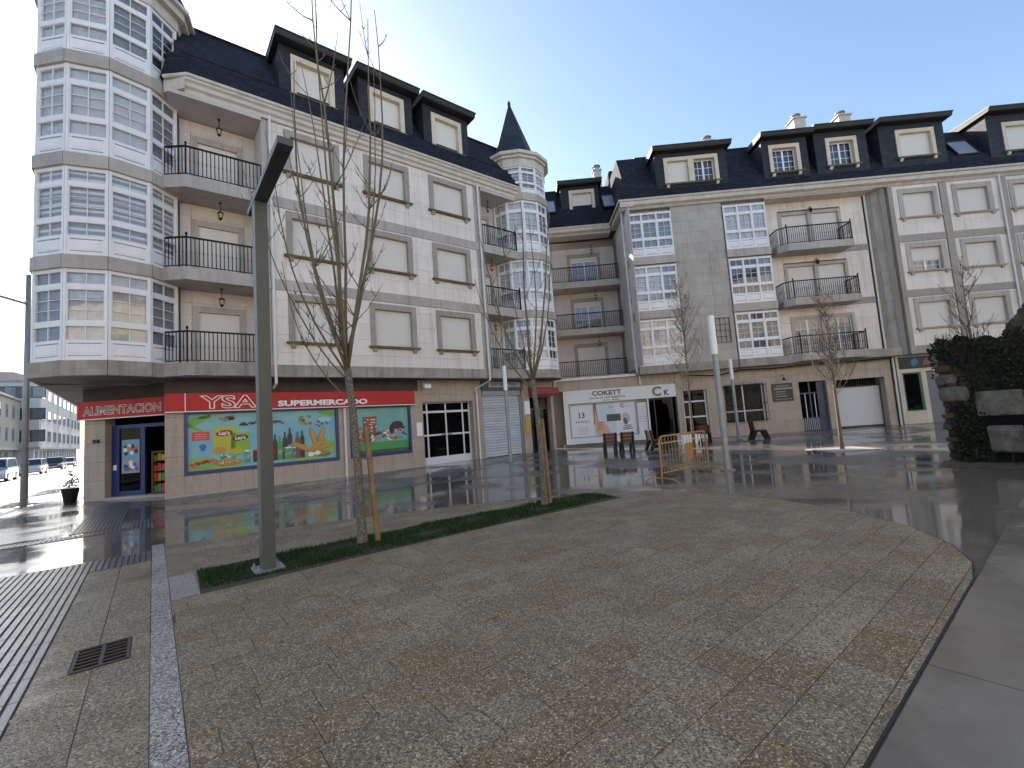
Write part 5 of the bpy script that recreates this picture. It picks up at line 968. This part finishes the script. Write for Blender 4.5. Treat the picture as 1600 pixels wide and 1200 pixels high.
# ivy
m = MB(); IV = mat('ivy_leaf', (.008, .012, .005), .8, (.005, .007, .004), 6, spec=.2); IV2 = mat('ivy_leaf_pale', (.022, .036, .010), .7, (.03, .028, .010), 5, spec=.2); IV3 = mat('dead_stem', (.018, .014, .010), .9)
rn = random.Random(2)
for k in range(15000):
    u = rn.uniform(-.08, 3.4); v = rn.random()
    lim = 1.55 if u > .5 else 2.1+.2*math.sin(9*u)
    z = lim+(2.78-lim)*rn.random()**.7+.05*math.sin(5*u)+.04*math.sin(17*u)
    if u < .33 and rn.random() < (.88 if z < 2.55 else .6): continue
    th = .03+.07*rn.random()*(1+.8*math.sin(7*u+3*z))
    if z > 2.62: th = rn.uniform(-.6, .1)
    a = rn.uniform(0, 6.28); s_ = rn.uniform(.012, .04); nx = Vector((rn.uniform(-.7, .7), 1, rn.uniform(-.3, .6))).normalized(); t1 = nx.orthogonal().normalized(); t2 = nx.cross(t1); e1 = t1*math.cos(a)+t2*math.sin(a); e2 = -t1*math.sin(a)+t2*math.cos(a); c = Vector((u, th, z))
    m.poly([tuple(c-e1*s_), tuple(c+e2*s_*.7), tuple(c+e1*s_*1.1), tuple(c-e2*s_*.7)], IV2 if rn.random() < (.10 if z < 2.45 else .25) else IV if rn.random() < .8 else IV3)
for k in range(1500):
    u = rn.uniform(.2, .75); z = rn.random()**1.3*1.3; c = Vector((u, .04+.1*rn.random(), z)); s_ = rn.uniform(.015, .035); m.poly([(c.x-s_, c.y, c.z), (c.x, c.y+.01, c.z-s_), (c.x+s_, c.y, c.z), (c.x, c.y+.02, c.z+s_)], IV2 if rn.random() < .3 else IV)
for k in range(70):
    u = rn.uniform(.05, 3.3); z = 2.7; p_ = [(u, .05, z)]
    for j_ in range(6): u += rn.uniform(-.09, .09); z -= rn.uniform(.05, .22); p_.append((u, .06+.04*rn.random(), z))
    m.tube(p_, [.007, .006, .006, .005, .004, .004, .003], 4, IV3)
for k in range(60): u = rn.choice([.15, .2, .62, .65]); a = rn.uniform(-.1, .1); m.tube([(u+a, -.1, 2.7), (u+a*1.6, -.1+a, 2.7+rn.uniform(.08, .3))], .004, 3, IV2)
iv = put(m.obj('ivy', IV, fix=False), WO, WA); tag(iv, 'dark tangled ivy hanging over the stone wall', 'ivy', kind='stuff')
# stone gable with small opening standing behind the wall
ga = empty('stone_gable', WO+Vector((math.cos(WA)*1.1+.6, math.sin(WA)*1.1+.75, 0)), WA); tag(ga, 'small weathered stone gable rising behind the ivy wall', 'stone gable')
rn = random.Random(14); z = 2.3
STG = mat('gable_stone', (.20, .165, .12), .85, (.10, .085, .06), 5, rnd=.3, bump=.7, bscale=18)
m = MB(); m.box(.26, 2.4, -.4, -.05, 0, 2.6); m.prism([(.3, -.4), (2.4, -.4), (2.4, -.05), (.3, -.05)], 2.6, 3.0); m.obj('core', MATS['wall_mortar'], ga)
while z < 3.02:
    h = rn.uniform(.07, .12); u = .22
    while u < 2.3: ln = rn.uniform(.09, .2); stone(ga, u+.004, u+ln-.004, -.3, rn.uniform(-.02, .03), z+.004, z+h-.004, STG, rn, .01); u += ln
    z += h
for k in range(7):
    t = k/6; m = MB(); a = (.16+.42*t, 2.85+.62*t); 
    stone(ga, a[0], a[0]+.22, -.35, .06, a[1]-.14, a[1]+.08, STN, rn, .02); stone(ga, 1.2-.42*t+.0, 1.42-.42*t, -.35, .06, a[1]-.14, a[1]+.08, STN, rn, .02)
# mossy strip at the wall's foot
m = MB(); m.prof([(-.1, .0), (.75, .006), (.5, .03), (.05, .07), (-.1, .07)], -.1, 6); o = put(m.obj('moss_verge', mat('wet_moss', (.075, .075, .04), .7, (.045, .04, .025), 6, bump=.6, bscale=30)), WO, WA); struct(o)

# ------------------------------------------------------------------ the street at the left
def far_building(name, label, org, u0, u1, o0, o1, h, wallm, winm, gf=3.0, fl=3.2, side_step=3.2, front_step=3.4, roofm=None, ww=1.5, wh=1.5, front=True, rh=1.6):
    """org frame = L frame; faces: street side (u1) and near side (o1)"""
    e = empty(name, LO, LA); tag(e, label, 'building')
    m = MB(); m.box(u0, u1, o0, o1, gf, h); m.box(u0, u1-.6, o0, o1-.4, -.1, gf-.001); m.obj('wall', wallm, e)
    m = MB(); m.box(u0, u1+.12, o0, o1+.12, gf-.3, gf+.02); m.box(u0, u1+.3, o0, o1+.3, h-.02, h+.25); m.obj('band', GRANL, e)
    m = MB(); c = ((u0+u1)/2, (o0+o1)/2); ins = min(u1-u0, o1-o0)*.3; m.prism([(u0-.2, o0), (u1+.3, o0), (u1+.3, o1+.3), (u0-.2, o1+.3)], h+.25, h+.25+rh, None, [(u0+ins, o0+ins), (u1-ins, o0+ins), (u1-ins, o1-ins), (u0+ins, o1-ins)]); m.obj('roof', roofm or ROOFDK, e)
    def win(fr, x, z, w_, hh):
        m = MB(fr); m.box(x-w_/2-.12, x+w_/2+.12, 0, .05, z-.1, z); m.box(x-w_/2-.1, x-w_/2, 0, .04, z, z+hh+.1); m.box(x+w_/2, x+w_/2+.1, 0, .04, z, z+hh+.1); m.box(x-w_/2, x+w_/2, 0, .04, z+hh, z+hh+.1); m.box(x-.04, x+.04, 0, .03, z, z+hh); f_ = m.obj('window', winm[0], e); bx(fr, 'pane', winm[1], f_, x-w_/2, x+w_/2, -.02, .012, z, z+hh)
    nf = int((h-gf)/fl)
    fs = Fr(u1, o1, 0)      # street side: runs along -o ... n=0 -> outward +u, d=(0,-1)
    for k in range(nf):
        z = gf+.9+k*fl; x = side_step*.6
        while x < (o1-o0)-1: win(fs, x, z, ww, wh); x += side_step
        if front:
            ff = Fr(u1, o1, 90); x = -front_step*.5
            while x > -(u1-u0)+.8: win(ff, x, z, ww, wh); x -= front_step
    x = 1.5
    while x < (o1-o0)-2: bx(Fr(u1-.6, o1, 0), 'shop_window', winm[1], e, x, x+2.2, -.02, .02, .4, gf-.5); x += 3.2
    for x in (.2, (o1-o0)*.33, (o1-o0)*.66): q = MB(fs); q.tube([(x, .08, 0), (x, .08, h)], .06, 6); q.obj('downpipe', PIPE, e)
    return e
WPALE = mat('pale_render', (.68, .62, .57), .8, (.60, .55, .50), .4); WCRM = mat('cream_render', (.50, .44, .34), .8, (.42, .37, .29), .4)
PD = mat('far_pane', (.10, .11, .13), .08, (.16, .17, .19), .8, spec=.7); FRB = mat('far_frame_brown', (.07, .05, .05), .5); FRG = mat('far_frame_grey', (.35, .34, .33), .6)
far_building('white_apartment_block', 'long pale apartment block with rows of windows along the sunlit street', LO, -24, -13.4, -126, -77, 12.8, WPALE, (FRB, PD), 3.2, 3.2, 5.2, 1.5, None, 2.6, 1.5)
far_building('cream_townhouse', 'cream townhouse with tall windows at the far left edge', LO, -26, -15.3, -76.5, -38, 9.8, WCRM, (FRG, PD), 3.2, 3.1, 3.6, 3.4, mat('tile_roof_pale', (.30, .26, .23), .8), 1.1, 1.7)
far_building('hip_roofed_block', 'taller block with grey hipped roof behind the cream townhouse', LO, -44, -27, -118, -98, 17.0, WCRM, (FRB, PD), 3.2, 3.2, 4, 4, mat('pale_slate_roof', (.22, .22, .24), .6), 1.6, 1.4, True, 3.0)
far_building('end_block', 'distant pale block closing the end of the street', LO, -14, 14, -190, -165, 12, WPALE, (FRG, PD), 3.3, 3.2, 4, 4, None, 1.6, 1.5)
# cars
TYRE = mat('tyre', (.012, .012, .012), .8); RIM = mat('rim', (.35, .35, .36), .35, metal=.6); CGL = mat('car_glass', (.02, .025, .03), .05, spec=.8); HL = mat('headlight', (.65, .66, .68), .15); TL = mat('tail_light', (.35, .02, .02), .25)
def car(u, o, col, label, kind='hatch', face=1):
    e = empty('parked_car', Lw(u, o, -.12), LA); tag(e, label, 'car', 'cars parked along the street')
    sc = {'hatch': (4.1, 1.74, 1.46), 'suv': (4.4, 1.84, 1.66), 'van': (4.6, 1.88, 1.92)}[kind]; L_, W, H_ = sc; pm = mat('car_paint_'+'_'.join(str(x) for x in col), col, .25, spec=.6)
    x = L_/2; bh = H_*.56; m = MB()
    low = [(-x, .35), (-x, bh*.9), (-x*.96, bh), (x*.5, bh), (x*.93, bh*.82), (x, bh*.6), (x, .3), (x*.8, .22), (-x*.9, .22)]
    cab = {'hatch': [(-x*.93, bh), (-x*.72, H_*.97), (-x*.1, H_), (x*.12, H_*.97), (x*.52, bh)], 'suv': [(-x*.95, bh), (-x*.86, H_*.97), (-x*.1, H_), (x*.16, H_*.98), (x*.5, bh)], 'van': [(-x*.97, bh), (-x*.94, H_*.98), (0, H_), (x*.32, H_*.96), (x*.62, bh)]}[kind]
    def ext(pr, w0, w1, mm, top=None):
        n = len(pr); zs = [p[1] for p in pr]; z0, z1 = min(zs), max(zs); v = []
        for s_ in (-1, 1):
            for (a, z) in pr: t = (z-z0)/(z1-z0+1e-6); v.append(m.fr.loc(s_*(w0+(w1-w0)*t), a*face, z))
        m.raw(v, [tuple(range(n)), tuple(range(2*n-1, n-1, -1))]+[(i, n+i, n+(i+1) % n, (i+1) % n) for i in range(n)], mm)
    ext(low, W/2, W/2*.96, None); ext(cab, W/2*.95, W/2*.76, None); b_ = m.obj('body', pm, e)
    m = MB(); c = [((a-(-.05*x))*.93+(-.05*x), bh+.03+(z-bh)*.84) for a, z in cab]; ext(c, W/2*.957, W/2*.80, None); m.obj('side_window', CGL, e)
    m = MB(); A, B = cab[-1], cab[-2]; ww = W/2*.74; q = [(-W/2*.86, A[0]-.06+.02), (W/2*.86, A[0]-.04)]
    for P0, P1, sgn in ((cab[-1], cab[-2], 1), (cab[0], cab[1], -1)):
        off = .025*sgn; a0 = P0[0]+(P1[0]-P0[0])*.08+off; a1 = P0[0]+(P1[0]-P0[0])*.9+off; z0 = P0[1]+(P1[1]-P0[1])*.08+.01; z1 = P0[1]+(P1[1]-P0[1])*.9+.01; m.poly([(-W/2*.84, a0*face, z0), (W/2*.84, a0*face, z0), (W/2*.7, a1*face, z1), (-W/2*.7, a1*face, z1)])
    m.obj('windscreen', CGL, e, fix=False)
    for s_ in (-1, 1):
        for a in (-x*.62, x*.64):
            m = MB(); m.tube([(s_*(W/2-.2), a*face, .32), (s_*(W/2+.01), a*face, .32)], .32, 16); wh = m.obj('wheel', TYRE, e); m = MB(); m.tube([(s_*(W/2-.1), a*face, .32), (s_*(W/2+.02), a*face, .32)], .2, 12); m.obj('rim', RIM, wh)
        bx(F0, 'headlight', HL, e, s_*W*.36-.17, s_*W*.36+.17, min(face*(x-.12), face*(x+.01)), max(face*(x-.12), face*(x+.01)), bh*.6, bh*.8); bx(F0, 'tail_light', TL, e, s_*W*.42-.1, s_*W*.42+.1, min(-face*(x+.01), -face*(x-.1)), max(-face*(x+.01), -face*(x-.1)), bh*.65, bh*.95)
        bx(F0, 'mirror', pm, e, s_*(W/2+.1)-.09, s_*(W/2+.1)+.09, face*x*.42-.06, face*x*.42+.06, bh, bh+.14)
    m = MB(); m.box(-W*.3, W*.3, min(face*(x-.05), face*(x+.012)), max(face*(x-.05), face*(x+.012)), .42, bh*.58); m.box(-.26, .26, min(face*(x+.012), face*(x+.02)), max(face*(x+.012), face*(x+.02)), .38, .49, LANT); m.obj('grille', IRON, e)
car(-10.4, -30.5, (.62, .63, .62), 'white hatchback cut by the left edge of the street', 'hatch'); car(-10.5, -38, (.45, .48, .52), 'grey van parked behind the street light pole', 'van'); car(-10.4, -52, (.66, .67, .68), 'white car parked in front of the pale block', 'suv'); car(-10.4, -66, (.03, .032, .036), 'dark car parked furthest but one up the street', 'suv'); car(-10.4, -78, (.68, .68, .68), 'white car parked furthest up the street', 'hatch')
e = empty('far_lamp_post', Lw(-12.2, -60), LA); tag(e, 'thin grey pole standing before the pale block up the street', 'street lamp'); m = MB(); m.tube([(0, 0, 0), (0, 0, 9)], .09, 8); m.obj('pole', GALV, e); m = MB(); m.tube([(0, 0, 8.9), (1.2, 0, 9.1)], .06, 6); m.obj('arm', GALV, e)

# ------------------------------------------------------------------ sunlit houses across the square, seen only in the window reflections
far_building('opposite_apartment_block', 'pale sunlit apartment block across the square, mirrored in the gallery windows', LO, -30, 34, 33.5, 45, 15.5, mat('opposite_render', (.62, .53, .42), .8, (.55, .47, .37), .5), (FRG, PD), 3.6, 3.1, 4, 4, None, 1.5, 1.6, False)
e = [o for o in bpy.data.objects if o.name.startswith('opposite_apartment_block')][0]
fo = Fr(0, 33.5, 270)
for k in range(3):
    for x in range(-32, 30, 4):
        m = MB(fo); z = 4.5+3.1*k; m.box(x-.85, x+.85, 0, .06, z-.1, z); m.box(x-.85, x-.7, 0, .05, z, z+1.7); m.box(x+.7, x+.85, 0, .05, z, z+1.7); m.box(x-.7, x+.7, 0, .05, z+1.6, z+1.7); f_ = m.obj('window', FRG, e); bx(fo, 'pane', PD, f_, x-.7, x+.7, -.02, .01, z, z+1.6)
